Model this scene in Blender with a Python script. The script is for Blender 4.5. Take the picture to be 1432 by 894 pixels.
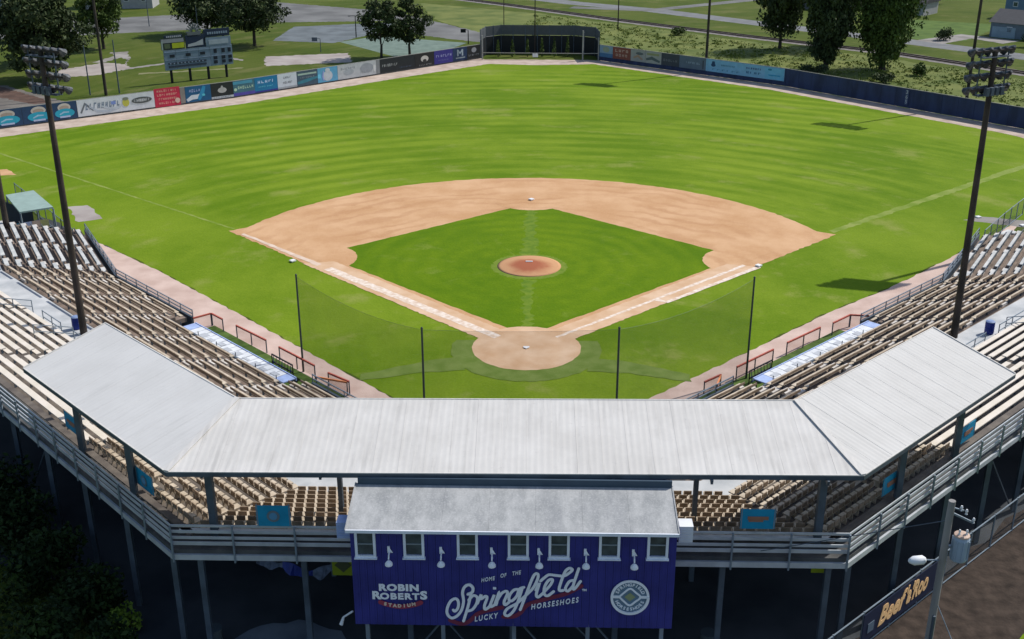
import bpy, math, random
from mathutils import Vector, Matrix
random.seed(7)
SC = bpy.context.scene
for o in list(bpy.data.objects): bpy.data.objects.remove(o)
C = SC.collection
R = math.radians
R2 = math.sqrt(.5)

# ------------------------------------------------------------------ camera
cam_d = bpy.data.cameras.new('camera'); cam = bpy.data.objects.new('camera', cam_d); C.objects.link(cam)
PITCH, YAW, ROLL = .38697, -.02617, -.0016
fw = Vector((math.sin(YAW)*math.cos(PITCH), math.cos(YAW)*math.cos(PITCH), -math.sin(PITCH)))
rt = Vector((math.cos(YAW), -math.sin(YAW), 0)); up = rt.cross(fw)
r2 = rt*math.cos(ROLL)+up*math.sin(ROLL); u2 = -rt*math.sin(ROLL)+up*math.cos(ROLL)
mw = Matrix((r2, u2, -fw)).transposed().to_4x4(); mw.translation = Vector((.9294, -75.011, 32.877))
cam.matrix_world = mw
cam_d.sensor_width = 36; cam_d.lens = 36*1577.08/1432
cam_d.clip_start = .5; cam_d.clip_end = 4000
SC.camera = cam
SC.render.resolution_x = 1024; SC.render.resolution_y = 639

# ------------------------------------------------------------------ world, sun, exposure
SUN_DIR = Vector((.85, .53, 0)).normalized(); SUN_EL = R(47)
w = bpy.data.worlds.new('World'); SC.world = w; w.use_nodes = True
nt = w.node_tree; bg = nt.nodes['Background']
sky = nt.nodes.new('ShaderNodeTexSky'); sky.sky_type = 'NISHITA'; sky.sun_disc = False
sky.sun_elevation = SUN_EL; sky.sun_rotation = math.atan2(SUN_DIR.x, SUN_DIR.y)
nt.links.new(sky.outputs[0], bg.inputs[0]); bg.inputs[1].default_value = .12
sd = bpy.data.lights.new('sun', 'SUN'); sd.energy = 3.9; sd.angle = R(.53); sd.color = (1, .955, .89)
so = bpy.data.objects.new('sun', sd); C.objects.link(so)
sv = Vector((SUN_DIR.x*math.cos(SUN_EL), SUN_DIR.y*math.cos(SUN_EL), math.sin(SUN_EL)))
so.rotation_euler = sv.to_track_quat('Z', 'Y').to_euler(); so.location = (60, 40, 80)
SC.view_settings.view_transform = 'Standard'; SC.view_settings.look = 'None'
SC.view_settings.exposure = .12; SC.view_settings.gamma = 1

# ------------------------------------------------------------------ materials
def mat(name, col, rough=.8, var=.25, scale=2.0, col2=None, metal=0, bump=0, bscale=20, spec=.3, stretch=None, detail=6, lo=.35, hi=.65):
    m = bpy.data.materials.new(name); m.use_nodes = True; n = m.node_tree.nodes; l = m.node_tree.links
    b = n['Principled BSDF']; b.inputs['Roughness'].default_value = rough; b.inputs['Metallic'].default_value = metal
    b.inputs['Specular IOR Level'].default_value = spec
    g = n.new('ShaderNodeNewGeometry'); src = g.outputs['Position']
    if stretch:
        mp = n.new('ShaderNodeMapping'); mp.inputs['Scale'].default_value = stretch; l.new(src, mp.inputs[0]); src = mp.outputs[0]
    t = n.new('ShaderNodeTexNoise'); t.inputs['Scale'].default_value = scale; t.inputs['Detail'].default_value = detail; l.new(src, t.inputs['Vector'])
    cr = n.new('ShaderNodeValToRGB'); cr.color_ramp.elements[0].position = lo; cr.color_ramp.elements[1].position = hi
    c2 = col2 or tuple(min(1, c*(1+var)) for c in col); c1 = col if col2 else tuple(c*(1-var) for c in col)
    cr.color_ramp.elements[0].color = (*c1, 1); cr.color_ramp.elements[1].color = (*c2, 1)
    l.new(t.outputs[0], cr.inputs[0]); l.new(cr.outputs[0], b.inputs['Base Color'])
    if bump:
        t2 = n.new('ShaderNodeTexNoise'); t2.inputs['Scale'].default_value = bscale; t2.inputs['Detail'].default_value = 4; l.new(src, t2.inputs['Vector'])
        bp = n.new('ShaderNodeBump'); bp.inputs['Strength'].default_value = bump; bp.inputs['Distance'].default_value = .05
        l.new(t2.outputs[0], bp.inputs['Height']); l.new(bp.outputs[0], b.inputs['Normal'])
    return m

class NG:                                   # tiny node helper
    def __init__(s, name, rough=.95):
        s.m = bpy.data.materials.new(name); s.m.use_nodes = True; s.n = s.m.node_tree.nodes; s.l = s.m.node_tree.links
        s.b = s.n['Principled BSDF']; s.b.inputs['Roughness'].default_value = rough; s.b.inputs['Specular IOR Level'].default_value = .1
        s.pos = s.n.new('ShaderNodeNewGeometry').outputs['Position']
    def lk(s, v, i):
        if hasattr(v, 'default_value') and hasattr(v, 'is_linked'): s.l.new(v, i)
        else: i.default_value = v
    def noise(s, scale, detail=5, stretch=None, rough=.55):
        t = s.n.new('ShaderNodeTexNoise'); t.inputs['Scale'].default_value = scale; t.inputs['Detail'].default_value = detail; t.inputs['Roughness'].default_value = rough
        v = s.pos
        if stretch:
            mp = s.n.new('ShaderNodeMapping'); mp.inputs['Scale'].default_value = stretch; s.l.new(v, mp.inputs[0]); v = mp.outputs[0]
        s.l.new(v, t.inputs['Vector']); return t.outputs[0]
    def math(s, op, a, b=0.0, c=0.0):
        t = s.n.new('ShaderNodeMath'); t.operation = op; s.lk(a, t.inputs[0]); s.lk(b, t.inputs[1]); s.lk(c, t.inputs[2]); return t.outputs[0]
    def ramp(s, v, lo, hi):
        t = s.n.new('ShaderNodeMapRange'); t.interpolation_type = 'SMOOTHSTEP'; s.lk(v, t.inputs[0]); t.inputs[1].default_value = lo; t.inputs[2].default_value = hi; return t.outputs[0]
    def mix(s, f, a, b):
        t = s.n.new('ShaderNodeMix'); t.data_type = 'RGBA'; s.lk(f, t.inputs[0])
        for v, i in ((a, t.inputs[6]), (b, t.inputs[7])):
            if isinstance(v, tuple): i.default_value = (*v, 1)
            else: s.l.new(v, i)
        return t.outputs[2]
    def out(s, c): s.l.new(c, s.b.inputs['Base Color']); return s.m
    def dist(s, x, y):
        t = s.n.new('ShaderNodeVectorMath'); t.operation = 'DISTANCE'; s.l.new(s.pos, t.inputs[0]); t.inputs[1].default_value = (x, y, 0); return t.outputs['Value']

def turf(name, g1, g2, dry, drylo, ringc, period, ringamt, streak=1.0):
    k = NG(name); d = k.dist(*ringc)
    sp = k.n.new('ShaderNodeSeparateXYZ'); k.l.new(k.pos, sp.inputs[0])
    ang = k.math('ARCTAN2', k.math('SUBTRACT', sp.outputs[0], ringc[0]), k.math('SUBTRACT', sp.outputs[1], ringc[1]))
    def polar(rs, as_, det=5, ro=.6):
        c = k.n.new('ShaderNodeCombineXYZ'); k.l.new(k.math('MULTIPLY', d, rs), c.inputs[0]); k.l.new(k.math('MULTIPLY', ang, as_), c.inputs[1])
        t = k.n.new('ShaderNodeTexNoise'); t.inputs['Scale'].default_value = 1; t.inputs['Detail'].default_value = det; t.inputs['Roughness'].default_value = ro; k.l.new(c.outputs[0], t.inputs['Vector']); return t.outputs[0]
    dd = k.math('ADD', d, k.math('MULTIPLY', k.noise(.05, 3), 3.5))
    st = k.math('SINE', k.math('MULTIPLY', dd, 2*math.pi/period))
    st = k.math('MULTIPLY', st, k.ramp(k.noise(.045, 3), .35, .62))
    if name.startswith('outfield'):      # the outfield is mown in arcs, foul ground is not
        fo = k.math('SUBTRACT', sp.outputs[1], k.math('ABSOLUTE', sp.outputs[0])); far_ = k.ramp(fo, -2, 6); st = k.math('MULTIPLY', st, k.math('ADD', k.math('MULTIPLY', far_, .9), .1)); streak = k.math('ADD', k.math('MULTIPLY', far_, .42), .12)
    f = k.math('ADD', k.math('MULTIPLY', k.ramp(k.noise(.06, 7, None, .62), .3, .7), .8), k.math('MULTIPLY', st, ringamt))
    f = k.math('ADD', f, k.math('MULTIPLY', k.math('SUBTRACT', polar(.8, 4.0), .5), k.math('MULTIPLY', streak, 2.3)))
    f = k.math('ADD', f, k.math('MULTIPLY', k.math('SUBTRACT', k.noise(1.6, 4, None, .7), .5), .5))
    t = k.n.new('ShaderNodeClamp'); k.l.new(f, t.inputs[0])
    c = k.mix(t.outputs[0], g1, g2)
    dr = k.ramp(k.math('ADD', k.math('MULTIPLY', polar(.3, 6.0, 7), .5), k.math('MULTIPLY', k.noise(.16, 8, None, .7), .5)), drylo, drylo+.14)
    c = k.mix(k.math('MULTIPLY', dr, .65), c, dry)
    c = k.mix(k.math('MULTIPLY', k.ramp(k.noise(7, 3), .3, .75), .3), c, tuple(v*.6 for v in g1))
    bp = k.n.new('ShaderNodeBump'); bp.inputs['Strength'].default_value = .3; bp.inputs['Distance'].default_value = .1
    k.l.new(k.noise(4, 5), bp.inputs['Height']); k.l.new(bp.outputs[0], k.b.inputs['Normal'])
    return k.out(c)
M = {}
M['outfield'] = turf('outfield_grass', (.102, .188, .003), (.205, .290, .018), (.28, .30, .075), .52, (0, 12), 3.6, .34, .55)
M['infieldg'] = turf('infield_grass', (.086, .172, .001), (.152, .240, .004), (.20, .26, .04), .54, (0, 18), 2.0, .18, .5)
M['rough'] = turf('rough_grass', (.055, .088, .010), (.110, .135, .025), (.17, .165, .06), .50, (60, 60), 9, .05, .5)
k = NG('infield_clay')
c = k.mix(k.ramp(k.noise(.22, 7, None, .6), .3, .72), (.50, .28, .135), (.62, .385, .215))
d = k.math('ADD', k.dist(0, 14), k.math('MULTIPLY', k.noise(.12, 5), 7.0))
st = k.ramp(k.math('SINE', k.math('MULTIPLY', d, 3.1)), -.1, 1)
c = k.mix(k.math('MULTIPLY', st, k.math('MULTIPLY', k.ramp(k.noise(.1, 3), .36, .62), .5)), c, (.42, .215, .10))
c = k.mix(k.math('MULTIPLY', k.ramp(k.noise(9, 4), .4, .7), .22), c, (.72, .50, .34))
M['clay'] = k.out(c)
M['pclay'] = mat('raked_path_clay', (.54, .33, .18), .95, col2=(.69, .49, .33), scale=.5, detail=9, lo=.3, hi=.7)
k = NG('mound_clay')
c = k.mix(k.ramp(k.math('ADD', k.dist(0, 17.6), k.math('MULTIPLY', k.noise(.8, 4), 1.5)), 1.7, 3.0), (.35, .115, .06), (.53, .29, .15))
M['mound'] = k.out(c)
M['track'] = mat('warning_track_gravel', (.50, .36, .30), .95, col2=(.62, .47, .40), scale=.5, bump=.3, bscale=8)
M['trackfar'] = mat('outfield_track_gravel', (.40, .31, .25), .95, col2=(.54, .44, .37), scale=.6)
M['halo'] = mat('worn_green_turf', (.11, .175, .018), .95, col2=(.165, .225, .045), scale=.8)
M['chalk'] = mat('chalk', (.62, .46, .34), .95, col2=(.80, .71, .62), scale=2.5, detail=9)
M['chalkf'] = mat('faded_foul_line', (.14, .22, .012), .95, col2=(.24, .29, .06), scale=.5, detail=9)
M['white'] = mat('white_plastic', (.8, .8, .8), .5, var=.05)
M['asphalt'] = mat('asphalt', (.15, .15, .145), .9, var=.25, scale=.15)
M['asphalt_shade'] = mat('shade_dark_asphalt', (.035, .042, .050), .9, col2=(.075, .082, .09), scale=.25)  # shade around and below the stand is put into this dark paving colour
M['gravel'] = mat('grey_gravel', (.20, .185, .17), .95, col2=(.32, .30, .28), scale=.3)
M['sand'] = mat('pale_sand', (.30, .26, .24), .95, col2=(.40, .36, .33), scale=.3)
M['soil'] = mat('vignette_dark_soil', (.022, .015, .011), .95, col2=(.072, .052, .040), scale=1.6, bump=.6, bscale=5, detail=10, lo=.3, hi=.75)  # soil brown, with the vignette at the bottom edge put into the colour
M['steel'] = mat('galvanised_steel', (.22, .27, .32), .45, var=.15, metal=.3, scale=1.2)
M['rail'] = mat('pale_rail_steel', (.46, .49, .52), .5, var=.12, metal=.2, scale=1.5)
M['steeld'] = mat('weathered_steel', (.085, .11, .14), .5, var=.2, metal=.2, scale=1.2)
M['conc'] = mat('pale_concrete', (.40, .42, .43), .85, col2=(.56, .57, .57), scale=.7, bump=.1)
M['tread'] = mat('brown_tread', (.13, .10, .08), .85, col2=(.24, .185, .15), scale=.9)
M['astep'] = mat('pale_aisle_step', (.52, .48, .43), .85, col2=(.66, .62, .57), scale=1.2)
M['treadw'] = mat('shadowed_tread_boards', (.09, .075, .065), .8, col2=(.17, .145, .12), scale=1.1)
M['deck'] = mat('dark_deck_boards', (.05, .052, .055), .8, col2=(.10, .10, .098), scale=1.1)
M['brown'] = mat('weathered_brown_board', (.20, .145, .095), .8, col2=(.36, .27, .19), scale=1.6)
M['tan'] = mat('tan_seat_board', (.40, .325, .235), .75, col2=(.64, .555, .44), scale=2.2, detail=9, lo=.3, hi=.7)
M['creamb'] = mat('cream_bench_board', (.66, .60, .50), .7, col2=(.75, .68, .60), scale=1.2)
M['greyb'] = mat('grey_bench_board', (.42, .44, .44), .7, col2=(.62, .62, .6), scale=1.2)
def roofmat(name, tx, ty, c1, c2, stain):
    k = NG(name, .7); k.b.inputs['Specular IOR Level'].default_value = .12
    sp = k.n.new('ShaderNodeSeparateXYZ'); k.l.new(k.pos, sp.inputs[0])
    al = k.math('ADD', k.math('MULTIPLY', sp.outputs[0], tx), k.math('MULTIPLY', sp.outputs[1], ty))     # along the eave
    ac_ = k.math('ADD', k.math('MULTIPLY', sp.outputs[0], -ty), k.math('MULTIPLY', sp.outputs[1], tx))   # down the slope
    cb = k.n.new('ShaderNodeCombineXYZ'); k.l.new(k.math('MULTIPLY', al, 3.2), cb.inputs[0]); k.l.new(k.math('MULTIPLY', ac_, .28), cb.inputs[1])
    t = k.n.new('ShaderNodeTexNoise'); t.inputs['Scale'].default_value = 1; t.inputs['Detail'].default_value = 6; t.inputs['Roughness'].default_value = .65; k.l.new(cb.outputs[0], t.inputs['Vector'])
    c = k.mix(k.ramp(k.noise(.45, 8, None, .65), .3, .72), c1, c2)
    c = k.mix(k.math('MULTIPLY', k.ramp(t.outputs[0], .5, .72), stain), c, tuple(v*.62 for v in c1))
    c = k.mix(k.math('MULTIPLY', k.ramp(k.noise(3, 6, None, .75), .58, .75), stain*.8), c, tuple(v*.55 for v in c1))
    wv = k.math('SINE', k.math('MULTIPLY', al, 2*math.pi/.27))
    c = k.mix(k.math('MULTIPLY', k.ramp(wv, .3, 1), .045), c, tuple(v*.5 for v in c1))
    bp = k.n.new('ShaderNodeBump'); bp.inputs['Strength'].default_value = .22; bp.inputs['Distance'].default_value = .01
    k.l.new(wv, bp.inputs['Height']); k.l.new(bp.outputs[0], k.b.inputs['Normal']); return k.out(c)
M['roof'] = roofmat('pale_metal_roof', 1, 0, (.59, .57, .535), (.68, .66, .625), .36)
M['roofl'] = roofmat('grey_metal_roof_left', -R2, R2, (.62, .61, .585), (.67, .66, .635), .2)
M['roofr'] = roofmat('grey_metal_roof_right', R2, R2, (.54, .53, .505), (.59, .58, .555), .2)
k = NG('grey_felt_roof', .9)
c = k.mix(k.ramp(k.noise(1.6, 8, (1, .5, 1), .75), .3, .7), (.29, .30, .30), (.46, .465, .46))
c = k.mix(k.math('MULTIPLY', k.ramp(k.noise(.7, 4, (1.4, .3, .3)), .5, .7), .5), c, (.24, .25, .26))
c = k.mix(k.math('MULTIPLY', k.ramp(k.noise(14, 2), .5, .7), .3), c, (.6, .6, .6))
M['felt'] = k.out(c)
M['trim'] = mat('pale_blue_white_trim', (.80, .84, .92), .6, var=.06)
M['navy'] = mat('navy_painted_metal', (.038, .040, .225), .5, var=.16, scale=.9)
M['lett'] = mat('white_lettering', (.90, .92, .96), .6, var=.03)
M['maroon'] = mat('maroon_paint', (.20, .035, .07), .6, var=.1)
M['glass'] = mat('dark_window_glass', (.06, .08, .08), .12, var=.3, spec=.6)
M['pole'] = mat('dark_brown_pole', (.022, .018, .015), .6, col2=(.06, .045, .038), scale=.6)
M['lamp'] = mat('floodlight_housing', (.09, .095, .10), .4, var=.5, metal=.4, scale=6)
M['netm'] = None
M['fence'] = mat('dark_chainlink', (.10, .115, .125), .6, var=.3, scale=3)
M['navyf'] = mat('navy_fence_board', (.022, .036, .095), .6, var=.28, scale=.9, stretch=(1, 1, .3))
M['fencebk'] = mat('fence_backing', (.09, .095, .10), .8, var=.2)
M['red'] = mat('red_rail_pad', (.50, .115, .08), .6, var=.15, scale=3)
M['orange'] = mat('orange_pad', (.7, .25, .1), .6, var=.12)
M['teal'] = mat('teal_vinyl', (.01, .26, .44), .45, var=.08)
M['wood'] = mat('grey_wood_pole', (.26, .25, .24), .85, var=.25, scale=2, stretch=(1, 1, .1))
M['bark'] = mat('bark', (.055, .045, .036), .95, var=.3, scale=3)
M['black'] = mat('black_rubber', (.012, .013, .015), .6, var=.2)
M['blueb'] = mat('blue_plastic', (.012, .03, .22), .4, var=.15)
M['lblue'] = mat('light_blue_paint', (.36, .46, .72), .6, var=.12, scale=3)
M['dimcloth'] = mat('dim_blue_grey_cloth', (.10, .13, .20), .7, var=.3, scale=4)
M['turfg'] = mat('green_dugout_turf', (.07, .12, .02), .95, var=.3, scale=1.5)
M['wht'] = mat('white_painted_board', (.70, .72, .74), .6, var=.08, scale=2)
def plain(name, col, rough=.6): 
    if name not in M: M[name] = mat(name, col, rough, var=.07, scale=1.5)
    return M[name]
# net and mesh: see-through weave
def mesh_mat(name, col, alpha):
    m = bpy.data.materials.new(name); m.use_nodes = True; n = m.node_tree.nodes; l = m.node_tree.links
    b = n['Principled BSDF']; b.inputs['Base Color'].default_value = (*col, 1); b.inputs['Roughness'].default_value = .8
    g = n.new('ShaderNodeNewGeometry'); t = n.new('ShaderNodeTexNoise'); t.inputs['Scale'].default_value = .8; l.new(g.outputs['Position'], t.inputs['Vector'])
    r_ = n.new('ShaderNodeMapRange'); r_.inputs[1].default_value = .2; r_.inputs[2].default_value = .8; r_.inputs[3].default_value = alpha*.8; r_.inputs[4].default_value = alpha*1.2
    l.new(t.outputs[0], r_.inputs[0]); l.new(r_.outputs[0], b.inputs['Alpha']); return m
M['netm'] = mesh_mat('backstop_netting', (.03, .045, .03), .24)
M['chain'] = mesh_mat('chain_mesh', (.07, .08, .09), .28)
M['chainb'] = mesh_mat('dark_screen', (.02, .023, .028), .88)
M['redmesh'] = mesh_mat('red_mesh_screen', (.45, .16, .11), .22)
def leafmat(name, a, b, scale=.5, lo=.35, hi=.65):
    m = mat(name, a, .7, col2=b, scale=scale, spec=.2, lo=lo, hi=hi); return m
M['leafd'] = leafmat('dark_leaves', (.028, .043, .017), (.068, .094, .032))
M['leafm'] = leafmat('mid_leaves', (.038, .064, .016), (.10, .15, .03))
M['leafs'] = leafmat('vignetted_shrub_leaves', (.010, .024, .006), (.028, .055, .011), 1.0)  # hedge green darkened, the corner vignette is put into the leaf colour
M['leafb'] = leafmat('bright_leaves', (.12, .2, .02), (.25, .36, .05), 2)
M['leafw'] = leafmat('weed_leaves', (.10, .15, .015), (.22, .25, .05), .3)

# ------------------------------------------------------------------ builders
def tag(o, label=None, cat=None, group=None, kind=None):
    if label: o['label'] = label
    if cat: o['category'] = cat
    if group: o['group'] = group
    if kind: o['kind'] = kind
    return o
def empty(name, loc, label, cat, group=None):
    o = bpy.data.objects.new(name, None); C.objects.link(o); o.location = loc; o.empty_display_size = .5
    return tag(o, label, cat, group)
class MB:
    def __init__(s): s.v = []; s.f = []
    def poly(s, pts):
        b = len(s.v); s.v += [tuple(p) for p in pts]; s.f.append(tuple(range(b, b+len(pts))))
    def prism(s, pts, z0, z1):
        b = len(s.v); n = len(pts)
        a = sum(pts[i][0]*pts[(i+1) % n][1]-pts[(i+1) % n][0]*pts[i][1] for i in range(n))
        if a < 0: pts = pts[::-1]
        zf = (lambda z, i: z[i] if isinstance(z, (list, tuple)) else z)
        s.v += [(p[0], p[1], zf(z0, i)) for i, p in enumerate(pts)] + [(p[0], p[1], zf(z1, i)) for i, p in enumerate(pts)]
        s.f += [tuple(range(b+n-1, b-1, -1)), tuple(range(b+n, b+2*n))]
        s.f += [(b+i, b+(i+1) % n, b+n+(i+1) % n, b+n+i) for i in range(n)]
    def box(s, c, sx, sy, sz, ux=(1, 0, 0), uy=(0, 1, 0), uz=(0, 0, 1)):
        c = Vector(c); ux = Vector(ux)*sx/2; uy = Vector(uy)*sy/2; uz = Vector(uz)*sz/2; b = len(s.v)
        for k in (-1, 1):
            for (i, j) in ((-1, -1), (1, -1), (1, 1), (-1, 1)): s.v.append(tuple(c+ux*i+uy*j+uz*k))
        fl = ux.cross(uy).dot(uz) > 0
        fs = [(3, 2, 1, 0), (4, 5, 6, 7), (0, 1, 5, 4), (1, 2, 6, 5), (2, 3, 7, 6), (3, 0, 4, 7)]
        s.f += [tuple(b+i for i in (q if fl else q[::-1])) for q in fs]
    def bar(s, a, c, w, h=None):
        a = Vector(a); c = Vector(c); d = c-a; L = d.length
        if L < 1e-5: return
        d /= L; u = Vector((0, 0, 1)) if abs(d.z) < .95 else Vector((0, 1, 0))
        x = d.cross(u).normalized(); y = x.cross(d).normalized()
        s.box((a+c)/2, w, h or w, L, x, y, d)
    def tube(s, a, c, r0, r1=None, n=8, cap=True):
        a = Vector(a); c = Vector(c); d = (c-a).normalized(); r1 = r0 if r1 is None else r1
        u = Vector((0, 0, 1)) if abs(d.z) < .95 else Vector((1, 0, 0)); x = d.cross(u).normalized(); y = d.cross(x)
        b = len(s.v)
        for P, r in ((a, r0), (c, r1)):
            for i in range(n): t = 2*math.pi*i/n; s.v.append(tuple(P+x*math.cos(t)*r+y*math.sin(t)*r))
        s.f += [(b+i, b+(i+1) % n, b+n+(i+1) % n, b+n+i) for i in range(n)]
        if cap: s.f += [tuple(range(b+n-1, b-1, -1)), tuple(range(b+n, b+2*n))]
    def lathe(s, c, prof, n=12, ax=(0, 0, 1)):
        d = Vector(ax).normalized(); u = Vector((0, 0, 1)) if abs(d.z) < .95 else Vector((1, 0, 0)); x = d.cross(u).normalized(); y = d.cross(x); c = Vector(c); b = len(s.v)
        for r, h in prof:
            for i in range(n): t = 2*math.pi*i/n; s.v.append(tuple(c+d*h+x*math.cos(t)*r+y*math.sin(t)*r))
        for j in range(len(prof)-1):
            s.f += [(b+j*n+i, b+j*n+(i+1) % n, b+(j+1)*n+(i+1) % n, b+(j+1)*n+i) for i in range(n)]
        s.f += [tuple(range(b+n-1, b-1, -1)), tuple(range(b+(len(prof)-1)*n, b+len(prof)*n))]
    def build(s, name, m, parent=None, origin=None, label=None, cat=None, group=None, kind=None, smooth=False):
        me = bpy.data.meshes.new(name)
        org = Vector(origin) if origin is not None else (parent_loc(parent) if parent else Vector((0, 0, 0)))
        me.from_pydata([(x-org.x, y-org.y, z-org.z) for x, y, z in s.v], [], s.f); me.materials.append(m if not isinstance(m, str) else M[m])
        if smooth: me.shade_smooth()
        o = bpy.data.objects.new(name, me); C.objects.link(o)
        if parent is not None: o.parent = parent; o.location = org-parent_loc(parent)
        else: o.location = org
        return tag(o, label, cat, group, kind)
def parent_loc(p):
    v = Vector((0, 0, 0))
    while p is not None: v += p.location; p = p.parent
    return v
KIDS = {}
def copy_tree(o, parent=None):
    c = o.copy(); C.objects.link(c); c.parent = parent
    for ch in list(o.children): copy_tree(ch, c)
    return c
def sheet(name, pts, z, m, kind='structure', label=None, jag=0, step=.6):
    mb = MB()
    if jag:
        q = []
        for i in range(len(pts)):
            a = Vector((*pts[i], 0)); b = Vector((*pts[(i+1) % len(pts)], 0)); L = (b-a).length; k_ = max(1, int(L/step)); nn = Vector((-(b-a).y, (b-a).x, 0)).normalized() if L else Vector((0, 0, 0))
            for j in range(k_): p = a.lerp(b, j/k_)+nn*random.uniform(-jag, jag); q.append((p.x, p.y))
        pts = q
    mb.poly([(x, y, z*.5) for x, y in pts])
    o = mb.build(name, m, kind=kind); 
    if o.data.polygons[0].normal.z < 0: o.data.flip_normals()
    if label: o['label'] = label
    return o
def circ(cx, cy, r, n=64, a0=0, a1=2*math.pi): return [(cx+r*math.cos(a0+(a1-a0)*i/n), cy+r*math.sin(a0+(a1-a0)*i/n)) for i in range(n if abs(a1-a0) > 6.28 else n+1)]

# ================================================================== GROUND AND FIELD
sheet('ground', [(-1500, -900), (1500, -900), (1500, 2200), (-1500, 2200)], 0, M['rough'])
# pavement behind and beneath the stand
sheet('concourse', [(-60, -12), (-20, -30.5), (-14, -60), (5, -60), (13.9, -34.9), (48, -2.5), (80, 0), (60, 36), (50, 33), (44, 23.5), (30, 10), (14, -10), (-14, -10), (-30, 12), (-48, 34)], .012, M['asphalt_shade'])
sheet('bare_soil', [(13.6, -34.2), (50, 0), (80, -20), (60, -70), (8, -70), (5.5, -42)], .02, M['soil'], jag=.25, step=1)
sheet('grass_corner', [(21.2, -33.6), (30, -27.5), (50, -40), (24, -50)], .03, M['outfield'], jag=.2)
sheet('outfield_turf', [(-68.5, 66.2), (-42.2, 88.6), (-23.2, 108.6), (-8.3, 123.5), (0, 122.4), (10, 123.6), (36.3, 100.5), (61.5, 70.6), (66, 60), (50, 33), (44, 28.3), (39.5, 23.2), (30.2, 13.6), (23, 7.1), (16.2, .1), (8.4, -8.3), (3, -13), (-3, -13), (-8.9, -8.1), (-31.2, 15.3), (-45, 28.5), (-62, 44), (-76, 56)], .02, M['outfield'], jag=.18, step=.8)
# warning tracks
sheet('side_track_left', [(-2.5, -18), (-12, -11), (-25, 3), (-38.5, 16.5), (-44, 28), (-43.9, 27.3), (-31.2, 15.3), (-8.9, -8.1), (-2.5, -14)], .028, M['track'], jag=.08)
sheet('side_track_right', [(2.5, -18), (11.5, -12), (24, 2), (37, 15), (42, 22), (47, 30.5), (46.6, 31), (43.4, 27.4), (39.5, 23.1), (30.2, 13.5), (23, 7.0), (16.2, 0), (8.4, -7.8), (2.5, -14)], .028, M['track'], jag=.08)
sheet('outfield_track', [(-80, 62), (-70.57, 70.9), (-44.69, 92.7), (-25.9, 112.4), (-9.97, 129.3), (-9, 128), (9, 127.8), (11.13, 127.3), (39.07, 103.3), (64.38, 73.4), (72, 62), (67, 58), (61.3, 70.3), (36.2, 100.3), (10, 123.4), (0, 122.2), (-8.3, 123.3), (-23.2, 108.4), (-42.2, 88.4), (-68.5, 66), (-76, 58)], .034, M['trackfar'], jag=.12)
# infield skin: arc of the dirt and the base paths
RUB = (0, 18.3); IR = 29.2
th = []
for i in range(0, 73):
    a = R(18.5)+(math.pi-2*R(18.5))*i/72; th.append((RUB[0]+IR*math.cos(a), RUB[1]+IR*math.sin(a)))
skin = [(0, -1.6)]+[(28.9, 27.5)]+th[1:-1]+[(-28.9, 27.5)]
sheet('infield_dirt', skin, .042, M['clay'], jag=.1, step=.4)
ig = [(0, 2.4), (17.6, 19.6), (19, 20.6), (1.0, 36.6), (0, 37.0), (-1.0, 36.6), (-19, 20.6), (-17.6, 19.6)]
sheet('infield_turf', ig, .05, M['infieldg'], jag=.06)
for (x, y), a0, a1 in (((0, 38.9), R(180), R(360)), ((19.3, 19.6), R(45), R(225)), ((-19.3, 19.6), R(-45), R(135))):
    sheet('base_cutout', circ(x, y, 3.96, 40, a0, a1), .058, M['clay'], jag=.05, step=.4)
sheet('halo_turf', circ(0, -.1, 5.45, 60, R(163), R(377)), .058, M['halo'], jag=.06)
sheet('worn_path', [(4.6, -1.6), (6.8, -1.9), (11.3, -4.2), (11.3, -5.4), (7.2, -4.1), (4.2, -3.8)], .062, M['halo'], jag=.08)
sheet('worn_path', [(-4.6, -1.6), (-6.8, -2.2), (-11.3, -4.6), (-11.3, -5.7), (-7.2, -4.3), (-4.2, -3.8)], .062, M['halo'], jag=.08)
sheet('home_circle', circ(0, .2, 3.96), .068, M['pclay'], jag=.04, step=.3)
# base path strips that reach the home circle
for s in (-1, 1):
    p = [(s*1.4, 3.0), (s*17.3, 18.9), (s*19.9, 18.2), (s*2.9, 1.2)]
    sheet('base_path', p, .064, M['pclay'], jag=.06, step=.3)
# pitching mound: low dome
mb = MB(); prof = [(2.95, .0), (2.5, .08), (1.7, .2), (.9, .27), (.01, .28)]
mb.lathe((0, 18.0, 0), prof, 40); mo = mb.build('pitching_mound', 'mound', kind='structure', smooth=True)
sheet('worn_mound_ring', circ(0, 17.9, 3.3), .055, mat('thin_turf', (.11, .19, .006), .95, col2=(.165, .225, .02), scale=1.5), jag=.12, step=.15)
sheet('worn_mound_track', [(-.5, 14.5), (.5, 14.5), (.35, 4), (-.35, 4)], .054, mat('thin_turf_track', (.088, .172, .002), .95, col2=(.145, .222, .010), scale=1.4), jag=.3, step=.4)
sheet('worn_mound_track', [(-.7, 20.5), (.7, 20.5), (.5, 36.5), (-.5, 36.5)], .054, M['thin'] if 'thin' in M else mat('thin_turf_back', (.085, .168, .002), .95, col2=(.138, .215, .008), scale=1.4), jag=.3, step=.4)
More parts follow.
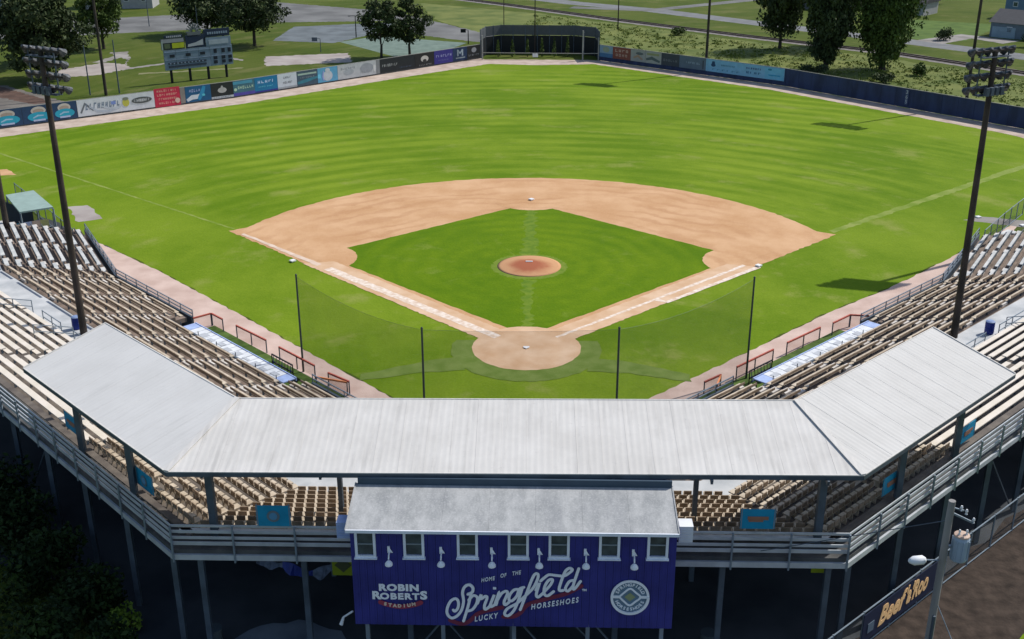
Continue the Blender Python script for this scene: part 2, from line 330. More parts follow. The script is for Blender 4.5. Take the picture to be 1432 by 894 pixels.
# chalk
sheet('chalk_line', [(-1.9, 2.35), (-2.4, 1.85), (-17.8, 16.65), (-17.2, 17.3)], .075, M['chalk'], jag=.05)
sheet('chalk_line', [(2.1, 2.25), (2.3, 2.05), (18.9, 18.4), (18.7, 18.7)], .075, M['chalk'], jag=.05)
sheet('chalk_lane', [(10.2, 9.9), (11.2, 9.3), (20.2, 18.0), (19.9, 18.4), (11.1, 9.75), (10.5, 10.3)], .079, M['chalk'], jag=.04)
sheet('chalk_spur', [(-18.5, 17.6), (-18.2, 18.1), (-27.2, 26.7), (-27.4, 26.4)], .075, mat('faint_chalk', (.58, .42, .31), .95, col2=(.7, .56, .45), scale=1), jag=.06)
sheet('foul_line', [(-28.6, 28.0), (-28.45, 28.2), (-75, 66.3), (-75.2, 66.0)], .03, M['chalkf'], jag=.06)
sheet('foul_line', [(28.9, 28.1), (28.5, 28.8), (66.2, 63), (66.9, 62.2)], .03, M['chalkf'], jag=.12)
def base(x, y, rot, nm, lab, z=.08):
    mb = MB(); c, s = math.cos(rot), math.sin(rot); mb.box((x, y, z+.05), .46, .46, .1, (c, s, 0), (-s, c, 0)); mb.box((x, y, z+.103), .38, .38, .01, (c, s, 0), (-s, c, 0))
    return mb.build(nm, 'white', origin=(x, y, z), label=lab, cat='base')
base(0, 38.6, R(45), 'base', 'white square second base on the dirt behind the mound')
base(-20.9, 18.7, R(45), 'base', 'white base beside the third base dirt, left of the infield')
base(20.0, 18.3, R(45), 'base', 'white base at the end of the chalk lane, right of the infield')
mb = MB(); mb.prism([(-.22, .3), (.22, .3), (.22, .08), (0, -.14), (-.22, .08)], .07, .1); mb.build('home_plate', 'white', label='white five sided home plate in the clay circle', cat='home plate', origin=(0, 0, .07))
mb = MB(); mb.box((0, 18.4, .31), .61, .15, .06); mb.build('pitching_rubber', 'white', label='white pitching rubber on top of the clay mound', cat='pitching rubber', origin=(0, 18.4, .28))
# bullpen strips
sheet('bullpen_dirt', [(42.5, 32.5), (44.6, 33.8), (50, 32), (48.6, 29.6)], .03, M['gravel'], jag=.15)
sheet('bullpen_dirt', [(-47.5, 35.3), (-45.6, 35.9), (-42.5, 31.3), (-44.5, 30)], .03, M['sand'], jag=.15)
sheet('bullpen_dirt', [(-63, 49.3), (-60.4, 50.2), (-58.3, 47.8), (-63, 46)], .03, M['clay'], jag=.15)
base(44.3, 33.4, R(20), 'bullpen_plate', 'white bullpen rubber at the left end of the dirt strip by right stand', .03)
base(47.6, 30.7, R(20), 'bullpen_plate', 'white bullpen plate at the right end of the dirt strip by right stand', .03)

# ================================================================== SURROUNDINGS ON THE GROUND
sheet('park_infield', [(-81, 115), (-76.3, 123.6), (-71.5, 122), (-69.5, 118), (-72.5, 111), (-79, 108.5)], .02, M['sand'], jag=.4)
sheet('park_path', [(-71, 121), (-73.5, 130), (-76, 136), (-79, 135), (-76.5, 131), (-78, 124), (-76, 123), (-75, 129), (-73, 127)], .016, M['gravel'], jag=.3)
sheet('park_path', [(-66, 112), (-50, 118), (-50, 119), (-66, 113.2)], .016, mat('worn_grass_track', (.16, .17, .07), .95, col2=(.22, .21, .11), scale=.5), jag=.3)
sheet('park_path', [(-70, 116), (-58, 130), (-52, 126), (-52, 127.3), (-58, 131.4), (-71, 117)], .016, M['gravel'], jag=.3)
sheet('volleyball_sand', [(-49, 130.5), (-34.6, 135), (-32.3, 125), (-46.7, 120.5)], .02, M['sand'], jag=.3)
sheet('car_park', [(-105, 150), (-90, 158), (-70, 166), (-66, 186), (-82, 190), (-112, 176), (-120, 160)], .015, M['asphalt'], jag=.3)
sheet('tennis_court', [(-38.5, 148.5), (-32, 156.5), (-13.6, 147.6), (-17.5, 136), (-25.5, 130.8)], .02, mat('green_court', (.12, .17, .14), .9, col2=(.17, .23, .19), scale=.6))
sheet('paved_lot', [(-52, 150), (-39.5, 147), (-33, 160), (-30, 178), (-52, 170)], .017, mat('blue_grey_paving', (.13, .15, .16), .9, var=.2, scale=.3), jag=.2)
sheet('wide_lot', [(-62, 176), (-31, 180), (-24, 158), (-12, 149), (-4, 147), (-6, 153), (-18, 172), (-34, 196), (-66, 215), (-85, 205)], .025, M['asphalt'], jag=.3)
sheet('left_lot', [(-110, 92), (-84, 102), (-74, 93.5), (-66.5, 86.5), (-73.5, 79), (-95, 62), (-130, 60)], .02, mat('mixed_gravel', (.11, .10, .09), .95, col2=(.20, .18, .155), scale=.2), jag=.3)
sheet('brown_strip', [(-84, 101), (-76.5, 94), (-71, 89), (-73, 87), (-80, 92), (-90, 98)], .028, mat('brown_earth', (.10, .06, .045), .95, var=.3, scale=.5), jag=.3)
def band(name, pts, w, z, m, jag=.1):
    L = []; Rr = []
    for i, p in enumerate(pts):
        a = Vector(pts[max(0, i-1)]); b = Vector(pts[min(len(pts)-1, i+1)]); d = (b-a).normalized(); n_ = Vector((-d.y, d.x))
        L.append(tuple(Vector(p)+n_*w/2)); Rr.append(tuple(Vector(p)-n_*w/2))
    return sheet(name, L+Rr[::-1], z, m, jag=jag)
ROAD = [(-40, 262), (-10, 233), (8.4, 214), (27, 199.6), (46.4, 178.3), (71, 152), (79.8, 142), (92, 127), (130, 80)]
band('road', ROAD, 6.2, .02, mat('road_asphalt', (.17, .175, .18), .9, var=.15, scale=.4))
RAILP = [(-60, 262), (-6.4, 208.3), (17.1, 182.1), (42.8, 156.3), (65.3, 136), (80.8, 115.4), (115, 70)]
band('railway_bed', RAILP, 4.6, .02, mat('ballast', (.17, .15, .14), .95, col2=(.27, .25, .24), scale=1.2), .15)
for off in (-.75, .75):
    mb = MB()
    for a, b in zip(RAILP, RAILP[1:]):
        d = (Vector(b)-Vector(a)).normalized(); n_ = Vector((-d.y, d.x))*off; mb.bar((a[0]+n_.x, a[1]+n_.y, .16), (b[0]+n_.x, b[1]+n_.y, .16), .16, .2)
    mb.build('railway_track', mat('rusty_rail_%d' % (off > 0), (.06, .04, .035), .6, var=.3), kind='structure')
band('side_road', [(8, 205), (26, 199), (60, 226)], 4, .024, M['asphalt'])
band('driveway', [(76, 150), (86, 158), (92, 150)], 6, .024, M['gravel'])
sheet('lawn', [(66, 166), (80, 185), (100, 175), (84, 152), (78, 150)], .02, mat('lawn_grass', (.055, .105, .01), .95, col2=(.09, .15, .02), scale=.4), jag=.2)

# ================================================================== GRANDSTAND
W_R = -.45
FR = {'C': (Vector((1, 0, 0)), Vector((0, -1, 0)), 0), 'L': (Vector((-R2, R2, 0)), Vector((-R2, -R2, 0)), 0), 'R': (Vector((R2, R2, 0)), Vector((R2, -R2, 0)), W_R)}
for s_, sg in (('L', 1), ('R', -1)):
    t_, n_, off = FR[s_]; a = R(14.5)*sg
    rot = Matrix.Rotation(-a, 3, 'Z'); FR[s_+'E'] = (rot @ t_, rot @ n_, off)
S_END = 33.; D_REF = 16.
def P(side, s, D, z=0):
    t_, n_, off = FR[side]
    if len(side) == 2:
        t0, n0, _ = FR[side[0]]; o = t0*S_END+n0*(D_REF+off); p = o+t_*(s-S_END)+n_*(D-D_REF)
    else: p = t_*s+n_*(D+off)
    return Vector((p.x, p.y, z))
T22 = math.tan(R(22.5)); T7 = math.tan(R(7.25))
def lim(side, D):
    if side == 'C': return (-T22*D, math.sqrt(2)*(D+W_R)-D)
    if side == 'L': return (-T22*D, S_END+(D-D_REF)*T7)
    if side == 'R': return (-T22*D+W_R, S_END+(D-D_REF)*T7)
    return (S_END-(D-D_REF)*T7, 47.5)
G = empty('grandstand', (0, -20, 0), 'long angled steel grandstand with rows of brown and cream benches round home plate', 'grandstand')
def slab(name, side, D0, D1, z0, z1, m, s0=None, s1=None, parent=G, kind=None):
    a0, a1 = lim(side, D0); b0, b1 = lim(side, D1)
    if s0 is not None: a0 = max(a0, s0); b0 = max(b0, s0)
    if s1 is not None: a1 = min(a1, s1); b1 = min(b1, s1)
    if a1 <= a0 and b1 <= b0: return
    pts = [P(side, a0, D0), P(side, a1, D0), P(side, b1, D1), P(side, b0, D1)]
    mb = MB(); mb.prism([(p.x, p.y) for p in pts], z0, z1); return mb.build(name, m, parent, kind=kind)
NLOW = 9; PL = .90; ZL0 = 1.0; RL = .255; DL0 = 15.95
NUP = 9; PU = .83; DU0 = 26.2; ZU0 = 3.55; RU = .275
def zlow(i): return ZL0+RL*i
def zup(i): return ZU0+RU*i
WALK_Z = 3.2; BACK_D = 34.9; BACK_Z = 5.9
SIDES = ['C', 'L', 'R', 'LE', 'RE']
for sd_ in SIDES:
    for i in range(NLOW):
        D0 = DL0+PL*i; s0 = None
        if sd_ in 'LR' and D0 < 17.5:      # the dugout takes the first two rows
            slab('step', sd_, D0, D0+PL, zlow(i)-.35, zlow(i), 'tread', s1=4.2); slab('step', sd_, D0, D0+PL, zlow(i)-.35, zlow(i), 'tread', s0=20.3)
        else: slab('step', sd_, D0, D0+PL, zlow(i)-.35, zlow(i), 'tread')
    slab('walkway', sd_, DL0+PL*NLOW, DU0, WALK_Z-.2, WALK_Z, 'conc')
    if len(sd_) == 2: continue
    for i in range(NUP):
        D0 = DU0+PU*i
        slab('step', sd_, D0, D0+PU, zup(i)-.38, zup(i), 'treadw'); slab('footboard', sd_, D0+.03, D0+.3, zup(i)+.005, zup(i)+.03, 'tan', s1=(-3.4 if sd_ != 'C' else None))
    slab('back_walkway', sd_, DU0+PU*NUP, BACK_D, BACK_Z-.2, BACK_Z, 'deck')
# benches with supports; shared meshes by length
MESH = {}
def plank_mesh(nm, L, w_, h, m, dz, dy):
    key = (nm, round(L, 1), m)
    if key not in MESH:
        mb = MB(); mb.box((0, dy, dz), round(L, 1), w_, h); me = bpy.data.meshes.new(nm); me.from_pydata(mb.v, [], mb.f); me.materials.append(M[m]); MESH[key] = me
    return MESH[key]
def leg_mesh(L, m='steeld'):
    key = ('leg', round(L, 1), m)
    if key not in MESH:
        mb = MB(); k_ = max(2, int(L/2.2)+1)
        for j in range(k_):
            x = -L/2+.3+(L-.6)*j/(k_-1); mb.box((x, 0, .19), .05, .12, .38)
        me = bpy.data.meshes.new('support'); me.from_pydata(mb.v, [], mb.f); me.materials.append(M[m]); MESH[key] = me
    return MESH[key]
GL = G.location
def bench(side, s0, s1, D, z, kind):
    if s1-s0 < .9: return
    L = s1-s0; L = math.floor(L*10)/10; c = P(side, (s0+s1)/2, D+(.12 if kind == 'up' else 0), z); t_, n_, _ = FR[side]
    o = bpy.data.objects.new('bench', plank_mesh('bench', L, {'low': .28, 'up': .32, 'end': .36}[kind], .06, {'low': 'tan', 'up': 'creamb', 'end': 'greyb'}[kind], .41, 0))
    C.objects.link(o); o.parent = G; o.location = c-GL
    ang = math.atan2(n_.y, n_.x)-math.pi/2      # local +Y points outwards (away from field)
    o.rotation_euler = (0, 0, ang)
    def sub(nm, me):
        q = bpy.data.objects.new(nm, me); C.objects.link(q); q.parent = o; return q
    sub('support', leg_mesh(L))['kind'] = 'stuff'
    if kind == 'low': sub('backrest', plank_mesh('backrest', L, .05, .16, 'brown', .58, .24)); sub('footboard', plank_mesh('footboard', L, .25, .04, 'tan', .03, -.32))
    elif kind == 'up': sub('footboard', plank_mesh('footboard', L, .30, .04, 'creamb', .03, -.34))
    elif kind == 'end': sub('backrest', plank_mesh('backrest', L, .05, .2, 'fence', .6, .2))
AISW = .95
def rows(side, D, z, kind, aisles, clip=None, gap=AISW):
    a, b = lim(side, D)
    if clip: a = max(a, clip[0]); b = min(b, clip[1])
    a += .1; b -= .1
    cuts = [a]+[q for q in aisles if a+.4 < q < b-.4]+[b]
    for i in range(len(cuts)-1):
        s0 = cuts[i]+(gap/2 if i else 0); s1 = cuts[i+1]-(gap/2 if i < len(cuts)-2 else 0)
        bench(side, s0, s1, D, z, kind)
AIS_W = [20.05+5.45*i for i in range(-7, 5)]
AIS_C = [-8.2, -2.73, 2.73, 8.2]
def aisle_step(side, s, D, z):
    p = P(side, s, D-.2, z+.1); t_, n_, _ = FR[side]
    key = 'astep'
    if key not in MESH:
        mb = MB(); mb.box((0, 0, 0), .82, .45, .2); me = bpy.data.meshes.new('aisle_step'); me.from_pydata(mb.v, [], mb.f); me.materials.append(M['astep']); MESH[key] = me
    o = bpy.data.objects.new('aisle_step', MESH[key]); C.objects.link(o); o.parent = G; o.location = p-GL; o.rotation_euler = (0, 0, math.atan2(n_.y, n_.x)-math.pi/2)
for i in range(NLOW):
    D = DL0+PL*i+.5
    for sd_, al_ in (('C', AIS_C), ('L', AIS_W), ('R', AIS_W), ('LE', [34.6, 40.5, 46.6]), ('RE', [34.6, 40.5, 46.6])):
        a, b = lim(sd_, D)
        for q in al_:
            if a+.4 < q < b-.4 and not (sd_ in 'LR' and i < 2 and 4 < q < 20.6): aisle_step(sd_, q, D+.05, zlow(i))
    rows('C', D, zlow(i), 'low', AIS_C)
    for sd_ in 'LR':
        if i < 2: rows(sd_, D, zlow(i), 'low', AIS_W, (-9, 4.0)); rows(sd_, D, zlow(i), 'low', AIS_W, (20.6, 99))
        else: rows(sd_, D, zlow(i), 'low', AIS_W)
        rows(sd_+'E', D, zlow(i), 'end', [34.6, 40.5, 46.6])
AIS_U = [12.0, 23.2, 34.4]
for i in range(NUP):
    D = DU0+PU*i+.42
    for sd_ in 'LR': rows(sd_, D, zup(i), 'up', AIS_U, (-3.2 if i > 0 else 7, 33.5), gap=1.3)
# single tip-up seats in the covered part of the upper tier
def seat_meshes():
    a = MB(); a.box((0, 0, .42), .39, .38, .06); a.box((0, .02, .2), .06, .2, .4)
    b = MB(); b.box((0, .2, .58), .38, .05, .22)
    r_ = []
    for mb, nm, m in ((a, 'seat', 'tan'), (b, 'seat_back', 'brown')):
        me = bpy.data.meshes.new(nm); me.from_pydata(mb.v, [], mb.f); me.materials.append(M[m]); r_.append(me)
    return r_
SM, SB = seat_meshes(); spots = []
for i in range(NUP):
    D = DU0+PU*i+.42; z = zup(i)
    for sd_ in ('C', 'L', 'R'):
        a, b = lim(sd_, D)
        s = a+.3
        while s < (b-.25 if sd_ == 'C' else -3.4):
            x = P(sd_, s, D)
            hid = sd_ == 'C' and abs(s) < 5.6
            ais = (sd_ != 'C' and abs(s+8.6) < .45)
            if not hid and not ais: spots.append((sd_, s, D, z))
            s += .50
spots.sort(key=lambda q: -q[2])
rest = [MB(), MB()]
for k_, (sd_, s, D, z) in enumerate(spots):
    t_, n_, _ = FR[sd_]; ang = math.atan2(n_.y, n_.x)-math.pi/2; p = P(sd_, s, D, z)
    if k_ < 290:
        o = bpy.data.objects.new('seat', SM); C.objects.link(o); o.parent = G; o.location = p-GL; o.rotation_euler = (0, 0, ang)
        q = bpy.data.objects.new('seat_back', SB); C.objects.link(q); q.parent = o
    else:
        ux = Matrix.Rotation(ang, 3, 'Z') @ Vector((1, 0, 0)); uy = Matrix.Rotation(ang, 3, 'Z') @ Vector((0, 1, 0))
        rest[0].box(p+Vector((0, 0, .42)), .39, .38, .06, ux, uy); rest[1].box(p+uy*.2+Vector((0, 0, .58)), .38, .05, .22, ux, uy)
if rest[0].v: rest[0].build('seat_rows', 'tan', G, kind='stuff'); rest[1].build('seat_backs', 'brown', G, kind='stuff')
# front wall with two rails
for sd_ in SIDES:
    spans = [(None, None)] if sd_ not in ('L', 'R') else [(None, 4.3), (20.2, None)]
    for (q0, q1) in spans:
        slab('front_wall', sd_, 15.45, 15.62, .05, .95, 'steeld', q0, q1)
        a, b = lim(sd_, 15.5); a = q0 if q0 is not None else a; b = q1 if q1 is not None else b
        for zz in (1.2, 1.5):
            mb = MB(); mb.bar(P(sd_, a, 15.5, zz), P(sd_, b, 15.5, zz), .06); mb.build('rail', 'steel', G)
        k_ = int((b-a)/2)+1; mb = MB()
        for j in range(k_+1): q = a+(b-a)*j/k_; mb.bar(P(sd_, q, 15.5, .9), P(sd_, q, 15.5, 1.55), .06)
        mb.build('rail_post', 'steel', G)
        mb = MB(); mb.poly([P(sd_, a, 15.42, .9), P(sd_, b, 15.42, .9), P(sd_, b, 15.42, 1.5), P(sd_, a, 15.42, 1.5)]); mb.build('rail_mesh', 'chain', G)
    if sd_ in ('L', 'R'):       # wall behind the dugout
        slab('front_wall', sd_, 17.75, 17.9, .05, 1.65, 'steeld', 4.3, 20.2)
# back rail, fascia beams and brackets
for sd_ in ('C', 'L', 'R'):
    a, b = lim(sd_, BACK_D); b = min(b, 32)
    spans = [(a, b)] if sd_ != 'C' else [(a, -6.6), (6.6, b)]
    for (a, b) in spans:
        for zz, hh in ((6.22, .16), (6.5, .12), (6.8, .12), (7.08, .1)):
            mb = MB(); mb.bar(P(sd_, a, BACK_D, zz), P(sd_, b, BACK_D, zz), .05, hh); mb.build('back_rail', 'rail', G)
        mb = MB(); mb.bar(P(sd_, a, BACK_D+.03, BACK_Z-.32), P(sd_, b, BACK_D+.03, BACK_Z-.32), .14, .26); mb.build('fascia_beam', 'rail', G)
        mb = MB(); mb.bar(P(sd_, a, BACK_D-.9, BACK_Z+.36), P(sd_, b, BACK_D-.9, BACK_Z+.36), .34, .06); mb.build('bench', 'treadw' if sd_ != 'C' else 'greyb', G, label='backmost bench along the rear rail')
        k_ = max(1, round((b-a)/2.35))
        for j in range(k_+1):
            q = a+(b-a)*j/k_; mb = MB()
            if sd_ != 'C' and j == 0: continue
            mb.bar(P(sd_, q, BACK_D+.1, BACK_Z-.55), P(sd_, q, BACK_D+.1, 7.1), .07, .1); mb.build('rail_post', 'steel', G)
            mb = MB()
            o1 = P(sd_, q, BACK_D+.05, BACK_Z-.45); o2 = P(sd_, q, BACK_D-1.5, BACK_Z-.45); o3 = P(sd_, q, BACK_D-1.5, BACK_Z-1.2)
            mb.bar(o1, o2, .12, .16); mb.bar(o1, o3, .08, .08); mb.build('bracket', 'steeld', G)
# stringers and columns below
for sd_ in ('C', 'L', 'R'):
    a, b = lim(sd_, 34); b = min(b, 33)
    q = a+.6
    while q < b:
        mb = MB()
        p0 = P(sd_, q, 16.4, .55); p1 = P(sd_, q, 24.4, 2.75); p2 = P(sd_, q, 26.4, 2.8); p3 = P(sd_, q, 34.6, 5.35)
        for u, v in ((p0, p1), (p1, p2), (p2, p3)): mb.bar(u, v, .16, .3)
        mb.build('stringer', 'steeld', G)
        for D, ztop in ((34.5, 5.3), (26.4, 2.75)):
            mb = MB(); p = P(sd_, q, D, 0); mb.box((p.x, p.y, ztop/2), .2, .06, ztop); mb.box((p.x, p.y-.1, ztop/2), .24, .03, ztop); mb.box((p.x, p.y+.1, ztop/2), .24, .03, ztop)
            mb.build('column', 'steeld', G)
        q += 4.45
    # raking braces along the outside
    for q in (a+14,):
        mb = MB(); mb.bar(P(sd_, q, 34.45, 5.1), P(sd_, q+4.0, 34.45, .4), .06); mb.build('brace', 'steeld', G)
# canopy roof: a row of sheets on each of the three runs
RFc = {'fl': (-12.42, -30.36), 'fr': (12.26, -30.02), 'br': (14.13, -34.71), 'bl': (-14.27, -35.07), 'wl': (-24.43, -25.15), 'vl': (-21.41, -21.8), 'wr': (24.04, -24.73), 'vr': (20.98, -21.45)}
ZF, ZB = 10.8, 9.75
def roof_run(f0, f1, b0, b1, n, m):
    f0, f1, b0, b1 = [Vector((*RFc[q], 0)) for q in (f0, f1, b0, b1)]
    # clip sheets so their seams run square to the run; first and last end at the mitre
    d = (f1-f0).normalized(); o = f0; nrm = Vector((d.y, -d.x, 0))
    def sc(p): return (p-o).dot(d)
    lo = min(sc(f0), sc(b0)); hi = max(sc(f1), sc(b1)); 
    def edge(s):     # front and back points of a seam at s
        res = []
        for (u, v, e0, e1) in ((f0, f1, b0, b1),):
            su, sv_ = sc(f0), sc(f1); tf = (s-su)/(sv_-su); tb = (s-sc(b0))/(sc(b1)-sc(b0))
            # s outside the front edge lies on a mitre
            pb = b0.lerp(b1, min(1, max(0, tb)))
            if tf < 0: k1 = (s-sc(b0))/(sc(f0)-sc(b0)) if sc(f0) != sc(b0) else 1; pf = b0.lerp(f0, min(1, max(0, k1))); zf = ZB+(ZF-ZB)*min(1, max(0, k1))
            elif tf > 1: k1 = (s-sc(b1))/(sc(f1)-sc(b1)) if sc(f1) != sc(b1) else 1; pf = b1.lerp(f1, min(1, max(0, k1))); zf = ZB+(ZF-ZB)*min(1, max(0, k1))
            else: pf = f0.lerp(f1, tf); zf = ZF
            return pf, zf, pb
    for i in range(n):
        s0 = lo+(hi-lo)*i/n+.0015; s1 = lo+(hi-lo)*(i+1)/n-.0015
        a, za, b_ = edge(s0); c_, zc, e_ = edge(s1); up_ = random.uniform(0, .004)
        mid = []
        for q in ((sc(f0)), (sc(f1))):
            if s0 < q < s1: pf, zf, pb = edge(q); mid = [(pf, zf)]
        front = [(a, za)]+mid+[(c_, zc)]
        pts = [(p.x, p.y) for p, z in front]+[(e_.x, e_.y), (b_.x, b_.y)]; zt = [z+up_ for p, z in front]+[ZB+up_, ZB+up_]
        ar = sum(pts[j][0]*pts[(j+1) % len(pts)][1]-pts[(j+1) % len(pts)][0]*pts[j][1] for j in range(len(pts)))
        if ar < 0: pts = pts[::-1]; zt = zt[::-1]
        mb = MB(); mb.prism(pts, [z-.05 for z in zt], zt); 
        # standing seam rib
        mb.bar((a.x, a.y, za+up_), (b_.x, b_.y, ZB+up_), .022, .012)
        mb.build('roof_sheet', m, G)
roof_run('fl', 'fr', 'bl', 'br', 27, 'roof')
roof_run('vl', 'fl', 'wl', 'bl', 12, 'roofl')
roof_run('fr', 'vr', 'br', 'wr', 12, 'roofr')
for a, b in (('fl', 'bl'), ('fr', 'br')):
    mb = MB(); p = Vector((*RFc[a], ZF+.05)); q = Vector((*RFc[b], ZB+.05)); mb.bar(p, q, .24, .04); mb.build('ridge_cap', 'roof', G)
for a, b, z in (('fl', 'fr', ZF), ('vl', 'fl', ZF), ('fr', 'vr', ZF), ('bl', 'br', ZB), ('wl', 'bl', ZB), ('br', 'wr', ZB)):
    mb = MB(); mb.bar((*RFc[a], z-.12), (*RFc[b], z-.12), .06, .2); mb.build('eave_beam', 'steeld', G)
    mb = MB(); mb.bar((*RFc[a], z+.0), (*RFc[b], z+.0), .06, .04); mb.build('eave_trim', 'roof', G)
for a, b in (('wl', 'vl'), ('wr', 'vr')):
    mb = MB(); mb.bar((*RFc[a], ZB+.02), (*RFc[b], ZF+.02), .06, .06); mb.build('eave_trim', 'roof', G)
def rcol(side, s, D, z0, z1, w_=.3):
    mb = MB(); p = P(side, s, D); mb.box((p.x, p.y, (z0+z1)/2), w_, .1, z1-z0); mb.box((p.x, p.y-.13, (z0+z1)/2), w_, .04, z1-z0); mb.box((p.x, p.y+.13, (z0+z1)/2), w_, .04, z1-z0)
    mb.build('roof_column', 'steeld', G)
for s in (-12.9, 12.75): rcol('C', s, 34.0, BACK_Z, 9.85)
for sd_ in 'LR':
    for s in (-9.6, -4.2): rcol(sd_, s, 34.2, BACK_Z-.2, 9.8, .26)
    for s in (-10.5, -5, -.5): rcol(sd_, s, 30.9, 4.9, 10.5, .2)
for s in (-8.0, -4, 4, 8.0): rcol('C', s, 30.9, 4.9, 10.5, .2)
for s in (-12.9, -8, -4, 0, 4, 8, 12.7): 
    mb = MB(); mb.bar((s, -30.4, 10.45), (s, -34.9, 9.45), .1, .22); mb.build('rafter', 'steeld', G)
# walkway rails at upper tier front
for sd_, (q0, q1) in (('L', (8, 24)), ('R', (9, 26))):
    for a, b in ((q0, q0+3), (q0+5, q0+8), (q0+10, q1-3)):
        mb = MB()
        for zz in (.5, .95): mb.bar(P(sd_, a, 26.15, WALK_Z+zz), P(sd_, b, 26.15, WALK_Z+zz), .05)
        for q in (a, (a+b)/2, b): mb.bar(P(sd_, q, 26.15, WALK_Z), P(sd_, q, 26.15, WALK_Z+1), .05)
        mb.build('hand_rail', 'steel', G)

# ------------------------------------------------------------------ press box
PB = empty('press_box', (0, -37.5, 0), 'navy press box with seven white framed windows and script lettering behind the grandstand', 'press box')
PY = -37.5; ZW0, ZW1 = 4.2, 8.80; XW0, XW1 = -6.42, 6.36
def px(X): return (X-718.6)/35.15
def pz(Y, x=0): return 4.71+(860-Y)/28.1+x*.012
n_ = 42; wx = (XW1-XW0)/n_
for i in range(n_):
    x0 = XW0+wx*i; mb = MB(); mb.box((x0+wx/2, PY+.03, (ZW0+ZW1)/2), wx-.012, .06, ZW1-ZW0); mb.box((x0+wx*.5, PY-.006, (ZW0+ZW1)/2), wx*.35, .014, ZW1-ZW0-.01)
    mb.build('wall_panel', 'navy', PB)
mb = MB(); mb.box((XW0+.03, (PY-33.2)/2, 6.45), .06, 4.2, 4.5); mb.build('side_wall', 'navy', PB)
mb = MB(); mb.box((XW1-.03, (PY-33.2)/2, 6.45), .06, 4.2, 4.5); mb.build('side_wall', 'navy', PB)
mb = MB(); mb.box((0, -33.25, 7.4), 12.7, .08, 3.1); mb.build('front_wall', 'navy', PB)
mb = MB(); mb.box((0, (PY-33.2)/2, 4.3), 12.5, 4.0, .16); mb.build('floor', 'steeld', PB)
mb = MB(); mb.box((-.03, -35.05, 9.2), 12.78, .1, .78); mb.build('upper_wall', plain('slate_blue_board', (.045, .075, .11)), PB)
# felt roof sheets
for i in range(7):
    x0 = -6.50+i*(12.86/7); x1 = x0+12.86/7-.004
    mb = MB(); mb.prism([(x0, -37.82), (x1, -37.82), (x1, -35.0), (x0, -35.0)], [8.80, 8.80, 9.22, 9.22], [8.86, 8.86, 9.30, 9.30]); mb.build('roof_sheet', 'felt', PB)
mb = MB(); mb.box((-.07, -37.86, 8.82), 12.9, .05, .13); mb.build('fascia_trim', 'trim', PB)
for x in (-6.52, 6.38):
    mb = MB(); mb.bar((x, -37.84, 8.84), (x, -35.0, 9.28), .05, .1); mb.build('barge_trim', 'felt', PB)
for X in (514, 581, 655, 725, 781, 850, 916):
    x = px(X); z = 8.12+x*.010; Wd, Ht = .82, 1.22
    f = MB()
    for sx in (-1, 1): f.box((x+sx*(Wd/2-.05), PY-.06, z), .10, .1, Ht)
    for sz in (-1, 1): f.box((x, PY-.061, z+sz*(Ht/2-.05)), Wd-.2, .1, .10)
    fo = f.build('window', 'trim', PB)
    for sz in (-1, 1):
        g = MB(); g.box((x, PY-.03, z+sz*.25), Wd-.22, .02, .46); g.build('pane', 'glass', fo)
    g = MB(); g.box((x, PY-.05, z), Wd-.2, .05, .05); g.build('sash_bar', plain('grey_sash', (.25, .29, .31)), fo)
    g = MB(); g.box((x, PY-.09, z-Ht/2-.02), Wd+.08, .16, .05); g.build('sill', 'trim', fo)
for X in (547, 619, 689, 754, 818, 884):
    x = px(X); z = 7.68
    l_ = MB(); l_.box((x-.03, PY-.03, z+.12), .1, .05, .3); l_.poly([(x, PY-.05, z+.22), (x+.14, PY-.05, z-.02), (x, PY-.05, z-.02)]); pts = [(x, PY-.04, z), (x, PY-.16, z+.06), (x, PY-.3, z+.02), (x, PY-.38, z-.12)]
    for a, b in zip(pts, pts[1:]): l_.tube(a, b, .03, n=6)
    lo_ = l_.build('wall_lamp', 'lett', PB)
    s_ = MB(); s_.lathe((x, PY-.38, z-.36), [(.155, 0), (.15, .07), (.10, .15), (.04, .2)], 12); s_.build('lamp_shade', 'lett', lo_, smooth=False)
